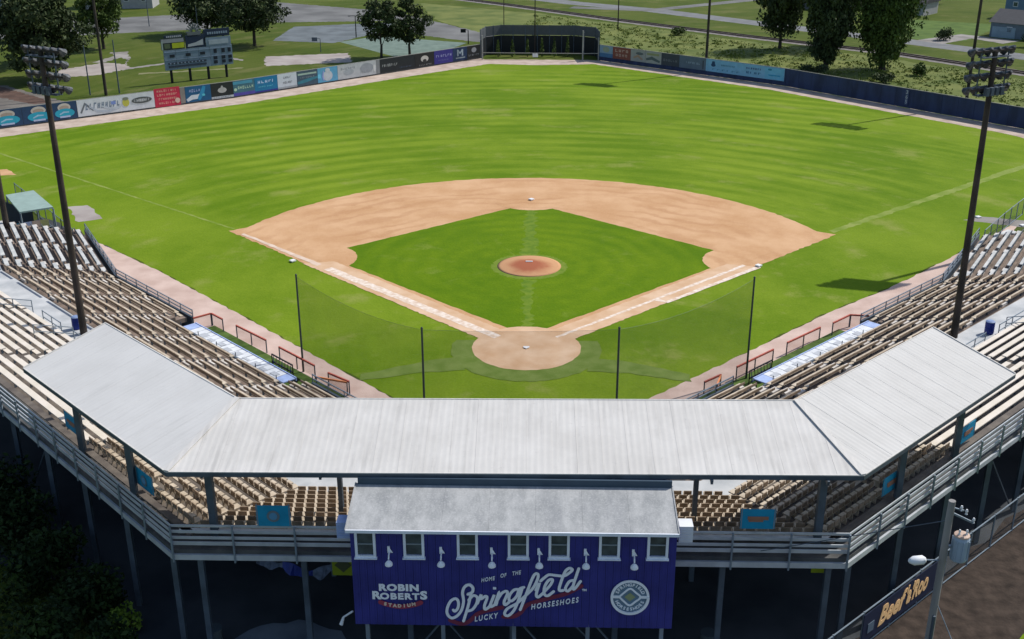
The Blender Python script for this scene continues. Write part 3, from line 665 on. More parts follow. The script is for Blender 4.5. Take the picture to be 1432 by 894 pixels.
# lettering
RIBY = 0
def ribbon(mb, pts, wd, y, close=False, thick=.02):
    global RIBY
    RIBY = (RIBY+.0021) % .02; y -= RIBY; pts = [Vector((p[0], p[1])) for p in pts]; out = []
    n = len(pts)
    for i in range(n-1):       # Catmull-Rom
        p0 = pts[max(0, i-1)]; p1 = pts[i]; p2 = pts[i+1]; p3 = pts[min(n-1, i+2)]
        for k in range(5):
            t = k/5; out.append(.5*((2*p1)+(-p0+p2)*t+(2*p0-5*p1+4*p2-p3)*t*t+(-p0+3*p1-3*p2+p3)*t**3))
    out.append(pts[-1])
    b = len(mb.v); m = len(out)
    for i, p in enumerate(out):
        d = (out[min(m-1, i+1)]-out[max(0, i-1)]); d = d.normalized() if d.length > 0 else Vector((1, 0)); q = Vector((-d.y, d.x))*wd/2; yy = y-.00035*i
        mb.v += [(p.x+q.x, yy, p.y+q.y), (p.x-q.x, yy, p.y-q.y), (p.x+q.x, y+thick, p.y+q.y), (p.x-q.x, y+thick, p.y-q.y)]
    for i in range(m-1):
        a = b+4*i; c = a+4
        mb.f += [(a, a+1, c+1, c), (a+2, c+2, c+3, a+3), (a, c, c+2, a+2), (a+1, a+3, c+3, c+1)]
    for (e, r) in ((out[0], b), (out[-1], b+4*(m-1))):
        mb.prism([(e.x+.5*wd*math.cos(t), e.y+.5*wd*math.sin(t)) for t in [k*math.pi/4 for k in range(8)]], 0, 0)
        # turn the round end into the wall plane
        for j in range(len(mb.v)-16, len(mb.v)):
            v = mb.v[j]; top = j >= len(mb.v)-8; mb.v[j] = (v[0], (y-.0012-(.00035*(m-1) if r != b else 0)) if not top else y+thick, v[1])
Z5 = lambda zx, zy: (px(600+zx/5.967), pz(780+zy/5.967, px(600+zx/5.967)))
STR = [
 [(198,425),(212,436),(238,408),(243,360),(222,333),(180,352),(150,405),(147,455),(182,490),(232,470),(270,420),(287,350),(280,285),(298,238),(336,220),(366,243),(362,278),(325,296)],
 [(350,300),(322,400),(283,515)], [(330,345),(368,308),(402,322),(396,370),(362,418),(325,432)],
 [(402,372),(435,300),(432,335),(470,312),(484,326),(462,388),(468,418),(505,395)],
 [(505,395),(545,300),(515,372),(517,396),(548,380)],
 [(548,380),(588,275),(560,380)], [(572,340),(608,288),(645,270),(655,290),(628,352),(635,380),(668,358)],
 [(752,258),(712,262),(676,300),(668,340),(692,350),(732,312),(756,256),(792,240)],
 [(778,250),(745,350),(708,428),(660,470),(630,455),(655,412),(735,368),(808,306)],
 [(808,306),(866,250),(904,180),(910,140),(888,133),(862,170),(820,275),(762,420)],
 [(892,262),(922,205),(896,295),(912,318),(948,290)],
 [(948,290),(1012,222),(1030,180),(1000,182),(966,232),(962,290),(992,306),(1040,272)],
 [(930,190),(960,165),(1000,140),(1060,145),(1125,148),(1170,122),(1192,98),(1165,88),(1130,120),(1090,228),(1090,262),(1118,262)],
 [(1208,182),(1168,194),(1138,248),(1160,268),(1200,228)], [(1245,90),(1202,225),(1212,252),(1262,190)]]
mr = MB()
for s_ in ([(170,512),(260,540),(330,520),(420,450),(610,405)], [(620,480),(700,480),(760,450),(830,380),(1000,330),(1150,290),(1270,230)]):
    ribbon(mr, [Z5(*p) for p in s_], .18, PY-.035)
mr.build('painted_underline', 'maroon', PB)
ms = MB()
for s_ in STR: ribbon(ms, [Z5(*p) for p in s_], .115, PY-.052)
x, z = Z5(548, 250); ms.box((x, PY-.04, z), .13, .03, .1)
ms.build('script_lettering', 'lett', PB, label='white script lettering reading Springfield')
def text(body, x, z, size, m, parent, y=PY-.045, name='lettering', bold=.0, rot=0, shear=0, sx=1, face=None, align='CENTER', space=1):
    cu = bpy.data.curves.new('t', 'FONT'); cu.body = body; cu.size = size; cu.align_x = align; cu.align_y = 'CENTER'; cu.extrude = .01; cu.offset = bold; cu.shear = shear; cu.space_character = space; cu.resolution_u = 3
    to = bpy.data.objects.new('t', cu); C.objects.link(to)
    bpy.context.view_layer.update(); dg = bpy.context.evaluated_depsgraph_get()
    me = bpy.data.meshes.new_from_object(to.evaluated_get(dg)); bpy.data.objects.remove(to); me.name = name
    me.materials.clear(); me.materials.append(m if not isinstance(m, str) else M[m])
    if face is None: base_m = Matrix.Translation((x, y, z)) @ Matrix.Rotation(math.pi/2, 4, 'X')
    else: base_m = face
    me.transform(Matrix.Translation(-parent_loc(parent)) @ base_m @ Matrix.Rotation(rot, 4, 'Z') @ Matrix.Diagonal((sx, 1, 1, 1)))
    o = bpy.data.objects.new(name, me); C.objects.link(o); o.parent = parent; return o
def imgtext(body, X, Y, size, **kw): x = px(X); return text(body, x, pz(Y, x), size, 'lett', PB, **kw)
imgtext('ROBIN', 557.5, 822, .42, bold=.022, sx=1.18, space=1.12)
imgtext('R', 525, 832.3, .50, bold=.024, sx=1.1)
imgtext('OBERT', 558, 833.6, .40, bold=.018, sx=1.16, space=1.16)
imgtext('S', 592, 832.3, .52, bold=.024, sx=1.15)
mb = MB(); Z7 = lambda zx, zy: (px(500+zx/8.125), pz(760+zy/8.125, 0))
ribbon(mb, [Z7(250, 675), Z7(330, 700), Z7(480, 722), Z7(630, 700), Z7(712, 672)], .2, PY-.035); mb.build('painted_ribbon', plain('red_ribbon_paint', (.33, .05, .085)), PB)
for j, ch in enumerate('STADIUM'):
    t = (j-3)/3; text(ch, px(557.5+t*20), pz(847.5, 0)+.085*t*t+.0, .2, plain('cream_lettering', (.8, .62, .5)), PB, bold=.012, y=PY-.06, rot=t*.12)
for j, (word, zx, zy) in enumerate((('HOME', 490, 180), ('OF', 617, 150), ('THE', 727, 130))): x, z = Z5(zx, zy); text(word, x, z, .25, 'lett', PB, rot=.2, shear=.4, bold=.004, sx=.72, space=1.15)
x, z = Z5(468, 487); text('LUCKY', x, z, .34, 'lett', PB, rot=.21, shear=.4, bold=.008, space=1.35, sx=.72)
x, z = Z5(1046, 372); text('HORSESHOES', x, z, .34, 'lett', PB, rot=.2, shear=.4, bold=.008, space=1.4, sx=.72)
x, z = Z5(1296, 262); text('TM', x, z, .13, 'lett', PB, bold=.006)
# round emblem
ex, ez = px(881), pz(832.5, 4); RA, RB = .76, .80
def ell(mb, rx, rz, wd, y, n=40, a0=0, a1=2*math.pi):
    ribbon(mb, [(ex+rx*math.cos(a0+(a1-a0)*i/n), ez+rz*math.sin(a0+(a1-a0)*i/n)) for i in range(n+1)], wd, y)
mb = MB(); mb.lathe((ex, PY-.02, ez), [(.74, 0), (.74, .02)], 40, (0, -1, 0)); mb.build('emblem_disc', plain('grey_teal_paint', (.14, .22, .30)), PB)
mb = MB(); ell(mb, .72, .76, .10, PY-.06)
dm = [(-.42, 0), (-.22, .2), (0, .36), (.22, .2), (.42, 0), (.22, -.2), (0, -.36), (-.22, -.2), (-.42, 0)]
ribbon(mb, [(ex+a, ez+b*1.1) for a, b in dm], .075, PY-.06)
ribbon(mb, [(ex-.7, ez), (ex-.42, ez)], .12, PY-.06); ribbon(mb, [(ex+.42, ez), (ex+.7, ez)], .12, PY-.06); mb.build('emblem_ring', 'lett', PB)
mb = MB(); mb.prism([(ex-.22, -.0), (ex, .2), (ex+.22, 0), (ex, -.2)], 0, .01); mb.v = [(a, PY-.05-c_, ez+b) for a, b, c_ in mb.v]; mb.f = [f[::-1] for f in mb.f]; mb.build('emblem_diamond', plain('olive_paint', (.30, .34, .18)), PB)
for word, r0, a0, a1 in (('SPRINGFIELD', .54, R(158), R(22)), ('HORSESHOES', -.56, R(205), R(335))):
    for j, ch in enumerate(word):
        a = a0+(a1-a0)*j/(len(word)-1); rr = abs(r0); rot = a-math.pi/2 if r0 > 0 else a+math.pi/2
        text(ch, ex+rr*math.cos(a), ez+rr*1.05*math.sin(a), .19, 'lett', PB, rot=rot, bold=.006, y=PY-.05)
# posts below the press box and a slanting hose
for x in (-6.0, -2.9, 0, 3, 6.0):
    mb = MB(); mb.box((x, -37.1, 2.1), .16, .16, 4.2); mb.build('post', 'steel', PB)
for a, b in (((-5.8, -37, .2), (-2.9, -37, 4.1)), ((-2.8, -37, 4.1), (-.2, -37, .5)), ((.2, -37, 4.1), (2.8, -37, .6)), ((3.2, -37, 4.1), (5.8, -37, .6))):
    mb = MB(); mb.bar(a, b, .07); mb.build('brace', 'steeld', PB)
# air conditioner boxes at either end
def ac(x, y, z, m, lab):
    mb = MB(); mb.box((x, y, z), .55, .6, .72); 
    for j in range(5): mb.box((x, y-.31, z-.25+j*.12), .46, .03, .05)
    e = mb.build('air_conditioner', m, origin=(x, y, z-.36), label=lab, cat='air conditioner'); return e
ac(6.78, -36.6, 8.25, 'wht', 'white boxy air conditioner on the right end of the press box')
ac(-6.82, -36.4, 8.1, 'lblue', 'pale blue grey cabinet on the left end of the press box')
# banners tied along the back rail
def railbanner(side, s, D, z, wd, ht, lab, art):
    t_, nn, _ = FR[side]; p = P(side, s, D, z); e = empty('rail_banner', p, lab, 'banner', 'teal banners along the rear rail')
    mb = MB(); mb.box(p, wd, .03, ht, t_, nn); mb.build('sheet', 'teal', e)
    if art:
        q = p+nn*.03; mb = MB()
        if art == 'round':
            mb.lathe(q, [(.27, 0), (.27, .012)], 20, nn); mb.build('print_disc', plain('slate_print', (.14, .19, .22)), e)
            mb = MB(); mb.lathe(q+nn*.014, [(.17, 0), (.17, .01)], 16, nn); mb.build('print_centre', plain('pale_blue_print', (.10, .28, .45)), e)
        else:
            mb.box(q+Vector((0, 0, .05)), wd*.6, .012, .16, t_, nn); mb.build('print_bar', plain('rust_print', (.30, .15, .10)), e)
            mb = MB(); mb.box(q+Vector((0, 0, -.07))-t_*.08, wd*.42, .012, .10, t_, nn); mb.build('print_bar', plain('rust_print', (.30, .15, .10)), e)
    for dx in (-1, 1):
        mb = MB(); mb.bar(p+t_*dx*wd*.47+Vector((0, 0, -ht/2)), p+t_*dx*wd*.47+Vector((0, 0, ht/2+.06)), .04); mb.build('grommet_post', 'steel', e)
railbanner('C', -10.02, BACK_D+.17, 7.72, 1.42, .98, 'teal banner with round emblem on the rear rail left of the press box', 'round')
railbanner('C', 9.95, BACK_D+.17, 7.86, 1.42, .92, 'teal banner with rust lettering on the rear rail right of the press box', 'word')
railbanner('L', -2.7, BACK_D-.9, 7.15, 1.5, .9, 'teal banner on the left wing rail behind the far canopy column', 'word')
railbanner('L', -10.4, BACK_D-.9, 7.15, 1.6, .9, 'teal banner on the left wing rail just before the rear corner', 'round')
railbanner('R', -9.9, BACK_D-.9, 7.15, 1.6, .9, 'teal banner on the right wing rail just after the rear corner', 'word')
railbanner('R', -2.6, BACK_D-.9, 7.0, 1.5, .9, 'teal banner on the right wing rail behind the far canopy column', 'word')
# bins on the walkway
def bin_(side, s, D, z, lab):
    p = P(side, s, D, z); e = empty('rubbish_bin', p, lab, 'rubbish bin', 'blue bins on the stand walkways')
    mb = MB(); mb.lathe(p, [(.27, 0), (.31, .08), (.31, .45), (.29, .47), (.31, .5), (.31, .82), (.28, .85)], 16); mb.build('drum', 'blueb', e, smooth=False)
    mb = MB(); mb.lathe(p+Vector((0, 0, .85)), [(.31, 0), (.31, .03), (.2, .09), (.1, .1)], 16); mb.build('lid', plain('pale_lid', (.2, .27, .45)), e)
bin_('L', 18.5, 24.9, WALK_Z, 'dark blue rubbish bin at the foot of the left light pole')
bin_('R', 19.3, 25.4, WALK_Z, 'blue rubbish bin on the pale walkway right of the light pole')

# ------------------------------------------------------------------ dugouts
def dugout(side, s0, s1, lab, mirror):
    e = empty('dugout', P(side, (s0+s1)/2, 17), lab, 'dugout')
    t_, nn, _ = FR[side]
    def q(nm, a, b, D0, D1, z0, z1, m):
        pts = [P(side, a, D0), P(side, b, D0), P(side, b, D1), P(side, a, D1)]; mb = MB(); mb.prism([(p.x, p.y) for p in pts], z0, z1); return mb.build(nm, m, e)
    n = 16
    for i in range(n):
        a = s0+1+(s1-s0-2)*i/n; q('roof_board', a+.03, a+(s1-s0-2)/n-.03, 16.3, 17.65, 1.14, 1.2+random.uniform(0, .02), 'wht')
    q('end_board', s0, s0+.97, 16.3, 17.65, 1.14, 1.21, 'lblue'); q('end_board', s1-.97, s1, 16.3, 17.65, 1.14, 1.21, 'lblue')
    q('front_fascia', s0, s1, 16.2, 16.28, 1.0, 1.25, 'lblue'); q('rear_gutter', s0, s1, 17.66, 17.74, 1.0, 1.28, 'steeld')
    for j in range(6):
        s = s0+.3+(s1-s0-.6)*j/5; mb = MB(); mb.bar(P(side, s, 16.32, 0), P(side, s, 16.32, 1.13), .08); mb.build('post', 'steeld', e)
        mb = MB(); mb.bar(P(side, s, 17.55, 1.2), P(side, s, 17.55, 1.75), .05); mb.build('roof_post', 'steeld', e)
    q('players_bench', s0+1, s1-1, 17.0, 17.35, .4, .46, 'brown')
    for j in range(9):
        a = s0+1.2+(s1-s0-3)*j/9; q('stencil', a, a+.7, 16.7+.2*(j % 2), 17.1+.1*(j % 3), 1.215, 1.232, plain('grey_stencil', (.45, .47, .5)))
    return e
dugout('L', 5.1, 18.4, 'long low white roofed dugout with blue ends along the left side', 0)
dugout('R', 5.5, 20.0, 'long low white roofed dugout with blue ends along the right side', 1)
for sd_ in 'LR':
    pts = [P(sd_, 2.5, 14.1), P(sd_, 19.6, 14.1), P(sd_, 19.6, 16.3), P(sd_, 2.5, 16.3)]
    sheet('dugout_turf', [(p.x, p.y) for p in pts], .04, M['turfg'])
def padfence(side, s0, s1, D0, D1, lab, posts=3, pad='red', h=1.0):
    p0 = P(side, s0, D0); p1 = P(side, s1, D1); e = empty('padded_fence', (p0+p1)/2, lab, 'fence panel', 'red topped fence panels by the dugouts')
    for j in range(posts):
        p = p0.lerp(p1, j/(posts-1)); mb = MB(); mb.tube(p, p+Vector((0, 0, h)), .045, n=6); mb.build('post', 'steeld', e)
    mb = MB(); mb.bar(p0+Vector((0, 0, h)), p1+Vector((0, 0, h)), .1, .12); mb.build('top_pad', pad, e)
    mb = MB(); mb.poly([p0+Vector((0, 0, .05)), p1+Vector((0, 0, .05)), p1+Vector((0, 0, h)), p0+Vector((0, 0, h))]); mb.build('mesh', 'redmesh', e)
padfence('L', 19.7, 18.1, 14.2, 14.2, 'short red topped fence panel at the far end of the left dugout', 2)
padfence('L', 19.75, 19.8, 14.25, 15.7, 'red topped panel closing the far end of the left dugout', 2)
padfence('L', 16.3, 12.4, 14.1, 14.0, 'second red topped fence panel from the far end, left dugout')
padfence('L', 10.7, 6.3, 14.0, 14.0, 'third red topped fence panel, beside the left net pole')
padfence('L', 4.7, 2.6, 14.0, 13.8, 'nearest red topped fence panel on the left, at the canopy edge', 2)
padfence('L', 4.8, 2.7, 14.9, 13.9, 'slanting orange padded rail at the near end of the left dugout', 2, 'orange', .95)
padfence('R', 20.6, 18.2, 14.4, 14.4, 'short red topped fence panel at the far end of the right dugout', 2)
padfence('R', 20.6, 21.4, 14.45, 15.5, 'red topped panel closing the far end of the right dugout', 2)
padfence('R', 16.8, 12.6, 14.2, 14.15, 'second red topped fence panel from the far end, right dugout')
padfence('R', 10.9, 6.6, 14.15, 14.15, 'third red topped fence panel, beside the right net pole')
padfence('R', 4.8, 3.1, 14.15, 14.1, 'nearest red topped fence panel on the right, at the canopy edge', 2)
padfence('R', 4.9, 3.4, 14.1, 14.9, 'slanting orange padded rail at the near end of the right dugout', 2, 'orange', .95)
# dugout gear
def bag(side, s, D, lab, L=1.0, m='black'):
    p = P(side, s, D, .05); t_, nn, _ = FR[side]; mb = MB(); mb.tube(p+t_*(-L/2)+Vector((0, 0, .18)), p+t_*(L/2)+Vector((0, 0, .18)), .18, .15, 8); mb.box(p+Vector((0, 0, .38)), L*.3, .06, .08, t_, nn)
    mb.build('kit_bag', m, origin=p, label=lab, cat='kit bag')
bag('L', 11.3, 15.6, 'black kit bag on the turf halfway along the left dugout')
bag('L', 9.8, 15.6, 'second black kit bag, nearer the left net pole')
bag('L', 7.4, 15.3, 'long dark bag at the foot of the left net pole', 1.6)
bag('R', 14.4, 15.6, 'dark kit bag on turf by the far gap of the right dugout')
bag('R', 12.0, 15.6, 'dark kit bag on turf at the middle of the right dugout')
bag('R', 8.4, 15.5, 'long dark bag near the right net pole', 1.8)
def rack(side, s, D, lab):
    p = P(side, s, D); t_, nn, _ = FR[side]; e = empty('bat_rack', p, lab, 'bat rack')
    mb = MB()
    for dx in (-1.3, 1.3): mb.bar(p+t_*dx, p+t_*dx+Vector((0, 0, 1.05)), .06)
    mb.bar(p+t_*-1.3+Vector((0, 0, 1.05)), p+t_*1.3+Vector((0, 0, 1.05)), .08); mb.bar(p+t_*-1.3+Vector((0, 0, .5)), p+t_*1.3+Vector((0, 0, .5)), .08); mb.build('frame', 'black', e)
    for j in range(7):
        q = p+t_*(-1.1+j*.36); mb = MB(); mb.tube(q+nn*.12+Vector((0, 0, .15)), q+Vector((0, 0, 1.0)), .035, .02, 6); mb.build('bat', ['blueb', 'black', 'brown'][j % 3], e)
rack('L', 8.6, 15.1, 'dark bat rack in front of the left dugout beside the net pole')
rack('R', 7.9, 15.2, 'dark bat rack in front of the right dugout beside the net pole')

# ------------------------------------------------------------------ backstop net
NP = [(-15.4, -4.3, 7.1), (-5.95, -14.2, 7.45), (5.62, -13.9, 7.45), (15.1, -4.7, 7.3)]
N = empty('backstop_net', (0, -12, 0), 'dark see-through backstop net on four poles behind home plate', 'backstop net')
for (x, y, h) in NP:
    mb = MB(); mb.tube((x, y, 0), (x, y, h), .075, .06, 8); mb.lathe((x, y, h), [(.07, 0), (.08, .06), (.03, .12)], 8); mb.build('pole', plain('dark_green_grey_steel', (.05, .07, .06)), N)
for (a, b) in zip(NP, NP[1:]):
    mb = MB(); n = 12; top = []
    for i in range(n+1):
        t = i/n; sag = (1.0 if abs(a[0]) != abs(b[0]) and a[0]*b[0] > 0 else .25)*4*t*(1-t)*.55
        top.append((a[0]+(b[0]-a[0])*t, a[1]+(b[1]-a[1])*t, a[2]+(b[2]-a[2])*t-sag-.05))
    b0 = 0
    for p in top: mb.v += [(p[0], p[1], .1), p]
    mb.f = [(2*i, 2*i+2, 2*i+3, 2*i+1) for i in range(n)]; mb.build('netting', 'netm', N)
    mb = MB()
    for p, q in zip(top, top[1:]): mb.tube(p, q, .006, n=4)
    mb.build('top_cable', 'steeld', N)

# ------------------------------------------------------------------ light poles
def lamphead(e, c, facing, W, H, rws, cols, dish=.27):
    f = Vector((facing[0], facing[1], 0)).normalized(); sd2 = Vector((-f.y, f.x, 0)); c = Vector(c)
    for r_ in range(rws):
        z = c.z-H/2+H*r_/(rws-1); mb = MB(); mb.bar(c+sd2*(-W/2)+Vector((0, 0, z-c.z)), c+sd2*(W/2)+Vector((0, 0, z-c.z)), .12); mb.build('cross_arm', 'pole', e)
        for k_ in range(cols):
            q = c+sd2*(-W/2+W*k_/(cols-1))+Vector((0, 0, z-c.z+.05)); d = (f*1+Vector((0, 0, -.75))+sd2*random.uniform(-.35, .35)).normalized()
            mb = MB(); mb.lathe(q+f*.15, [(.09, -.22), (.14, -.1), (dish*.7, .05), (dish, .25), (dish*.97, .3)], 10, d); fl = mb.build('floodlight', 'lamp', e)
            mb = MB(); mb.lathe(q+f*.15, [(dish*.9, .295), (dish*.88, .305)], 10, d); mb.build('lens', plain('pale_lens', (.32, .35, .38), .2), fl)
    mb = MB()
    for r_ in (0, rws-1):
        z = c.z-H/2+H*r_/(rws-1)-.35; mb.box((c.x, c.y, z), W*.7, .5, .05, sd2, f)
    for dx in (-.35, .35): mb.bar(c+sd2*W*dx+Vector((0, 0, -H/2-.35)), c+sd2*W*dx+Vector((0, 0, H/2+.1)), .07)
    mb.build('service_platform', 'steeld', e)
    mb = MB()
    for k_ in range(4): mb.box(c-f*.35+sd2*(-.6+.4*k_)+Vector((0, 0, -H/2-.1)), .25, .25, .5, sd2, f)
    mb.build('ballast_box', 'steeld', e)
def lightpole(x, y, h, r0, lab, face, head=(3.0, 2.3, 4, 6), hz=None, name='light_pole', lean=(0, 0)):
    e = empty(name, (x, y, 0), lab, 'light pole', 'dark floodlight poles round the field')
    mb = MB(); mb.tube((x, y, 0), (x+lean[0], y+lean[1], h), r0, r0*.62, 12); mb.build('pole', 'pole', e)
    if head: lamphead(e, (x+lean[0], y+lean[1], hz or h-head[1]/2), face, *head)
    return e
lightpole(-29.9, -5.4, 22.1, .26, 'tall dark light pole rising through the left stand, lamp cluster at top left', (.45, .9), lean=(.05, 0), head=(3.2, 2.3, 4, 6))
lightpole(28.75, -4.7, 22.1, .26, 'tall dark light pole rising through the right stand, lamp cluster at top right', (-.45, .9), lean=(-.25, 0), head=(3.2, 2.3, 4, 6))
lightpole(-46.3, 19.4, 24, .27, 'dark light pole at the left edge of the photo behind the green roofed hut', (.8, .5), head=(5, 5, 5, 6))
lightpole(45.6, 24.7, 24.0, .27, 'dark light pole at the right edge of the photo beyond the right stand', (.25, .97), head=(4.8, 3.2, 7, 10, .40))
lightpole(28.3, 115.6, 24.5, .24, 'dark light pole just behind the right field fence, grey banner below it', (-.5, -1), head=(5.4, 1.6, 4, 9, .36))
lightpole(61.8, 88.0, 27.5, .24, 'dark light pole behind the plain navy fence at far right', (-.7, -1), head=(6.0, 1.6, 4, 9, .36))
lightpole(-64.8, 94.0, 24.5, .24, 'dark light pole behind the left field fence, left of the scoreboard', (.6, -1), head=(4.6, 1.8, 3, 7))
def thinpole(x, y, h, r, lab, top=None, nm='slim_pole', m='steeld'):
    mb = MB(); mb.tube((x, y, 0), (x, y, h), r, r*.7, 6)
    if top == 'lamp': mb.tube((x, y, h), (x-.9, y-.5, h+.1), .05, n=5); mb.box((x-1.1, y-.6, h+.05), .5, .25, .12)
    if top == 'arm': mb.bar((x-1, y, h-.6), (x+1, y, h-.6), .12)
    if top == 'hoop': mb.bar((x, y, h), (x-.6, y-.5, h+.2), .08); mb.box((x-.9, y-.7, h), 1.0, .06, .7)
    mb.build(nm, m, origin=(x, y, 0), label=lab, cat='pole')
thinpole(-67.3, 94.2, 7.4, .11, 'thin grey green pole left of the left field light pole')
thinpole(-63.4, 95.8, 8.0, .11, 'thin grey green pole right of the left field light pole')
thinpole(-.3, 133.5, 19, .11, 'slim dark pole behind the centre field screen', 'arm', m='pole')
thinpole(16.8, 166.2, 14, .14, 'slim wooden pole in the weeds beyond centre field', 'arm', m='pole')
thinpole(-6.4, 148.5, 13, .10, 'slim pole behind the left corner of the centre field screen', 'arm', m='pole')
thinpole(-36.2, 154.6, 4.2, .12, 'bent dark lamp post by the blue grey paving', 'lamp', m='black')
thinpole(-13.2, 146.2, 2.6, .12, 'short dark hoop post at the corner of the green court', 'hoop', m='black')
thinpole(-39.9, 136, 2.4, .08, 'small grey sign post on the lawn beyond the sand court', 'hoop')
thinpole(-83, 170, 9, .1, 'thin pole at the edge of the far car park', 'arm')
thinpole(-66, 148, 7, .08, 'thin grey post in the park behind the scoreboard')

# ------------------------------------------------------------------ outfield fences and banners
LFp = [(-84, 59.5), (-70.57, 70.77), (-44.69, 92.53), (-25.9, 112.23), (-9.97, 129.16)]
RFp = [(11.13, 127.17), (39.07, 103.19), (64.38, 73.31), (74, 60)]
def outfence(pts, h, lab, pm, panel):
    e = empty('outfield_fence', (*pts[1], 0), lab, 'fence')
    for a, b in zip(pts, pts[1:]):
        a = Vector((*a, 0)); b = Vector((*b, 0)); L = (b-a).length; n = max(1, round(L/panel)); d = (b-a)/L; nn = Vector((-d.y, d.x, 0))
        for i in range(n):
            p = a+d*(L*(i+.5)/n); w_ = L/n-.03; j = random.uniform(-.01, .01)
            mb = MB(); mb.box(p+nn*(.04+j)+Vector((0, 0, h/2+.03)), w_, .05, h-.06, d, nn); mb.build('panel', pm, e)
            q = a+d*(L*i/n); mb = MB(); mb.box(q+nn*.14+Vector((0, 0, h/2)), .09, .09, h+.05, d, nn); mb.build('post', 'steeld', e)
        mb = MB(); mb.box((a+b)/2+nn*.04+Vector((0, 0, h+.02)), L, .12, .07, d, nn); mb.build('top_rail', plain('weathered_cap', (.30, .29, .26)), e)
outfence(LFp, 2.5, 'dark left field fence that carries the row of advertising banners', 'fencebk', 2.6)
outfence(RFp, 2.75, 'navy boarded right field fence, banners at its left end and plain further right', 'navyf', 2.45)
class Ban:
    def __init__(s, a, b, z0, z1, col, lab, side=-1, out=.03, kind='banner'):
        s.a = Vector((*a, 0)); s.b = Vector((*b, 0)); s.d = (s.b-s.a).normalized(); s.n = Vector((s.d.y, -s.d.x, 0)); s.L = (s.b-s.a).length; s.z0 = z0; s.z1 = z1; s.k = 0
        c = (s.a+s.b)/2; s.e = empty('advertising_banner', (c.x, c.y, z0), lab, 'banner', 'advertising banners on the outfield fence')
        mb = MB(); mb.box(c+s.n*out+Vector((0, 0, (z0+z1)/2)), s.L-.04, .03, z1-z0, s.d, s.n); mb.build('sheet', plain('banner_%.3f_%.3f_%.3f' % col, col), s.e); s.out = out+.02
    def at(s, u, v, k): return s.a+s.d*(u*s.L)+s.n*(s.out+.004*k)+Vector((0, 0, s.z0+(s.z1-s.z0)*v))
    def pr(s, nm, col, mb): mb.build(nm, plain('print_%.3f_%.3f_%.3f' % col, col), s.e); return s
    def rect(s, u0, v0, u1, v1, col, nm='print_block'):
        s.k += 1; mb = MB(); p = [s.at(u0, v0, s.k), s.at(u1, v0, s.k), s.at(u1, v1, s.k), s.at(u0, v1, s.k)]; mb.poly(p); return s.pr(nm, col, mb)
    def oval(s, u, v, ru, rv, col, nm='print_oval', a0=0, a1=2*math.pi, n=20):
        s.k += 1; mb = MB(); mb.poly([s.at(u+ru*math.cos(a0+(a1-a0)*i/n), v+rv*math.sin(a0+(a1-a0)*i/n), s.k) for i in range(n if a1-a0 > 6 else n+1)]); return s.pr(nm, col, mb)
    def strokes(s, u0, u1, v, hgt, col, n=8, w_=.05, slant=.0, nm='print_lettering'):
        s.k += 1; mb = MB(); rr = random.Random(int(u0*1000+v*77+n)); stp = (u1-u0)/n; wu = stp*.62
        for i in range(n):
            u = u0+stp*i+stp*.15; hh = hgt*rr.uniform(.75, 1.0); q = rr.choice('OLIHT'); t = max(.012, .28*wu); vt = hgt*.22
            def R_(a, b, c, d_): sl = slant*(b-v); sl2 = slant*(d_-v); mb.poly([s.at(a+sl, b, s.k), s.at(c+sl, b, s.k), s.at(c+sl2, d_, s.k), s.at(a+sl2, d_, s.k)])
            v0, v1 = v-hh/2, v+hh/2
            R_(u, v0, u+t, v1)
            if q in 'OH': R_(u+wu-t, v0, u+wu, v1)
            if q in 'OL': R_(u+t, v0, u+wu-t if q == 'O' else u+wu, v0+vt)
            if q in 'OT': R_(u+t, v1-vt, u+wu-t if q == 'O' else u+wu, v1)
            if q == 'H': R_(u+t, v-vt/2, u+wu-t, v+vt/2)
        return s.pr(nm, col, mb)
    def swoosh(s, pts, wd, col, nm='print_swoosh'):
        s.k += 1; mb = MB(); n = len(pts)
        L_ = []; R_2 = []
        for i, (u, v) in enumerate(pts):
            a = pts[max(0, i-1)]; b = pts[min(n-1, i+1)]; du = (b[0]-a[0])*s.L; dv = (b[1]-a[1])*(s.z1-s.z0); m_ = math.hypot(du, dv) or 1; w_ = wd*(.4+math.sin(math.pi*(i+.5)/n))
            ou = -dv/m_*w_/s.L/2; ov = du/m_*w_/(s.z1-s.z0)/2; L_.append(s.at(u+ou, v+ov, s.k)); R_2.append(s.at(u-ou, v-ov, s.k))
        for i in range(n-1): mb.poly([R_2[i], R_2[i+1], L_[i+1], L_[i]])
        return s.pr(nm, col, mb)
LX = {2: (-70.26, 71.03), 108: (-62.64, 77.44), 216: (-54.24, 84.5), 252: (-51.28, 86.99), 259: (-50.7, 87.48), 295: (-47.64, 90.05), 326: (-44.94, 92.32), 356: (-42.36, 94.97), 388: (-39.53, 97.93), 415: (-37.08, 100.51), 444: (-34.37, 103.35), 472: (-31.68, 106.17), 526: (-26.26, 111.85), 531: (-25.74, 112.4), 580: (-20.53, 117.93), 607: (-17.54, 121.11), 633: (-14.58, 124.27), 653: (-12.23, 126.76), 672: (-9.96, 129.17)}
WH = (.62, .65, .68); CY = (.03, .36, .50); NV = (.025, .06, .13); GY = (.16, .18, .20)
def lb(x0, x1, col, lab, z0=.25, z1=2.48): return Ban(LX[x0], LX[x1], z0, z1, col, lab)
cuts = [(-73.6, 68.2), (-68.2, 72.75), (-65.25, 75.2), (-62.66, 77.4)]
